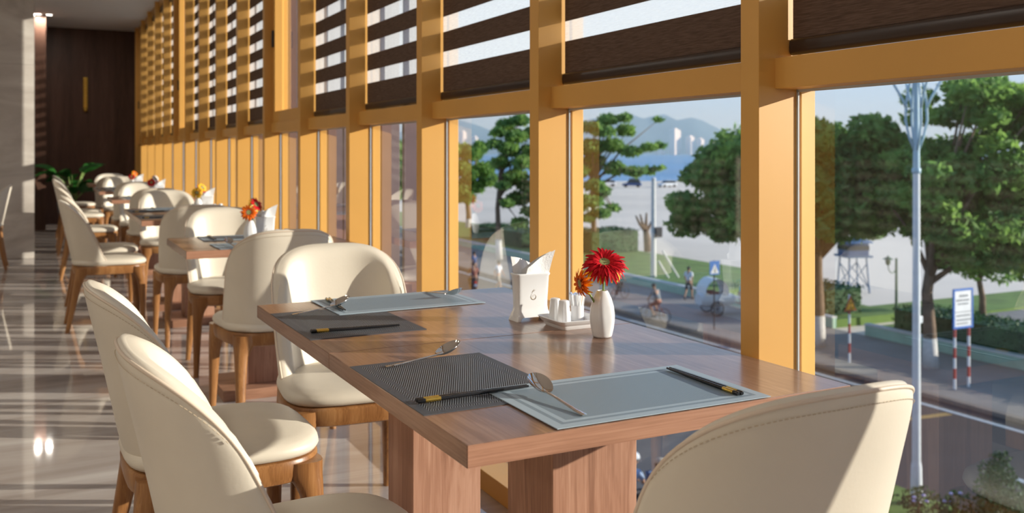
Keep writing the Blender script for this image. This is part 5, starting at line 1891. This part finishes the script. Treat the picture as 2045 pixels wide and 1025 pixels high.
MOTO = dict(RIDE, pelvis=(0, -0.35, 0.90), chest=(0, -0.22, 1.26), neck=(0, -0.17, 1.42), head=(0, -0.13, 1.55), shl=(-0.18, -0.20, 1.34), shr=(0.18, -0.20, 1.34), ell=(-0.30, -0.05, 1.12), elr=(0.30, -0.05, 1.12), wrl=(-0.32, 0.20, 1.06), wrr=(0.32, 0.20, 1.06), hpl=(-0.11, -0.32, 0.86), hpr=(0.11, -0.32, 0.86), knl=(-0.22, 0.08, 0.76), knr=(0.22, 0.08, 0.76), anl=(-0.20, -0.02, 0.36), anr=(0.20, -0.02, 0.36), tol=(-0.20, 0.13, 0.32), tor=(0.20, 0.13, 0.32))
SIT = dict(pelvis=(0, -0.12, 0.53), chest=(0, 0.04, 0.88), neck=(0, 0.11, 1.03), head=(0, 0.17, 1.14), shl=(-0.18, 0.06, 0.96), shr=(0.18, 0.06, 0.96), ell=(-0.25, 0.16, 0.72), elr=(0.25, 0.16, 0.72), wrl=(-0.10, 0.38, 0.66), wrr=(0.10, 0.38, 0.64), hpl=(-0.10, -0.08, 0.50), hpr=(0.10, -0.08, 0.50), knl=(-0.16, 0.34, 0.50), knr=(0.16, 0.34, 0.50), anl=(-0.16, 0.30, 0.09), anr=(0.16, 0.36, 0.09), tol=(-0.17, 0.44, 0.045), tor=(0.17, 0.50, 0.045), look=(0, 0.9, -0.4))
person('person in pale grey top and dark shorts walking past the lawn', (30.3, 39.7, ZG), R(-60), WALK, M['cl_white'], M['cl_dark'], False)
bicycle('bicycle ridden by the person in a grey top, right of the vase', (25.0, 35.2, ZG), R(18))
person('person in grey top seen from behind, riding a bicycle right of the vase', (25.0, 35.2, ZG), R(18), RIDE, M['cl_grey'], M['cl_brown'], False)
bicycle('bicycle half hidden behind the red flower', (27.1, 41.5, ZG), R(-75))
person('person in pale blue riding behind the red flower', (27.1, 41.5, ZG), R(-75), RIDE, M['cl_paleblue'], M['cl_dark'])
CART = {k: (Vector(v) + Vector((0, 1.20, 0.0))) for k, v in RIDE.items() if k != 'look'}
cr = person('person in teal top pedalling the white hooded cart', (29.0, 35.5, ZG), R(-105), CART, M['cl_teal'], M['cl_dark'])
motorbike('dark motorbike with red tail light seen behind the napkin holder', (21.57, 47.76, ZG - 0.10), R(-15), M['cl_dark'])
person('person in maroon top riding the motorbike', (21.57, 47.76, ZG - 0.10), R(-15), MOTO, M['cl_brown'], M['cl_dark'])
person('person in white shirt walking along the road', (23.0, 47.5, ZG - 0.10), R(-150), WALK, M['cl_white'], M['cl_tan'], False)
person('person in blue shorts without a shirt beside the napkin holder', (23.2, 45.6, ZG - 0.10), R(160), WALK, None, M['cl_blue'], False, hairlen=0.06)
person('person in blue top standing in the roadway left of the white shirt', (23.8, 52.5, ZG - 0.10), R(30), STAND, M['cl_blue'], M['cl_dark'])
# two people resting on a low stone bench below the window
bn = thing('stone_bench', 'low stone bench on the near pavement below the window', 'bench', (11.25, 16.3, ZG), R(-62))
part('bench_slab', MB().box(-0.8, 0.8, -0.28, 0.10, 0.36, 0.43), M['kerbstone'], bn, bevel=0.01)
part('bench_leg', MB().box(-0.65, -0.45, -0.24, 0.06, 0, 0.36), M['kerbstone'], bn)
part('bench_leg', MB().box(0.45, 0.65, -0.24, 0.06, 0, 0.36), M['kerbstone'], bn)
q = Matrix.Rotation(R(-62), 3, 'Z')
for dx, lb, sh, hat in ((-0.30, 'seated person in white cap and pale shirt below the window', M['cl_paleblue'], M['cl_white']), (0.30, 'seated person in tan cap and blue shirt bending over below the window', M['cl_blue'], M['cl_tan'])):
    v = q @ Vector((dx, 0, 0))
    person(lb, (11.25 + v.x, 16.3 + v.y, ZG), R(-62), SIT, sh, M['cl_dark'], True, hat)

# ------------------------------------------------------------------ sea haze
hz = bpy.data.materials.new('sea_haze')
hz.use_nodes = True
hz.node_tree.nodes.clear()
ho = hz.node_tree.nodes.new('ShaderNodeOutputMaterial')
hv = hz.node_tree.nodes.new('ShaderNodeVolumeScatter')
hv.inputs['Color'].default_value = (0.50, 0.76, 1.0, 1)
hv.inputs['Density'].default_value = 0.0002
hv.inputs['Anisotropy'].default_value = 0.0
hz.node_tree.links.new(hv.outputs[0], ho.inputs['Volume'])
pz = [dl(300, -3000), dl(300, 5200), dl(7600, 5200), dl(7600, -3000)]
hzo = link('sea_haze', MB().prism(pz, ZG - 0.5, 300).mesh('sea_haze', hz))
tag(hzo, 'thin blue haze over the bay veiling the mountains', 'haze', kind='stuff')
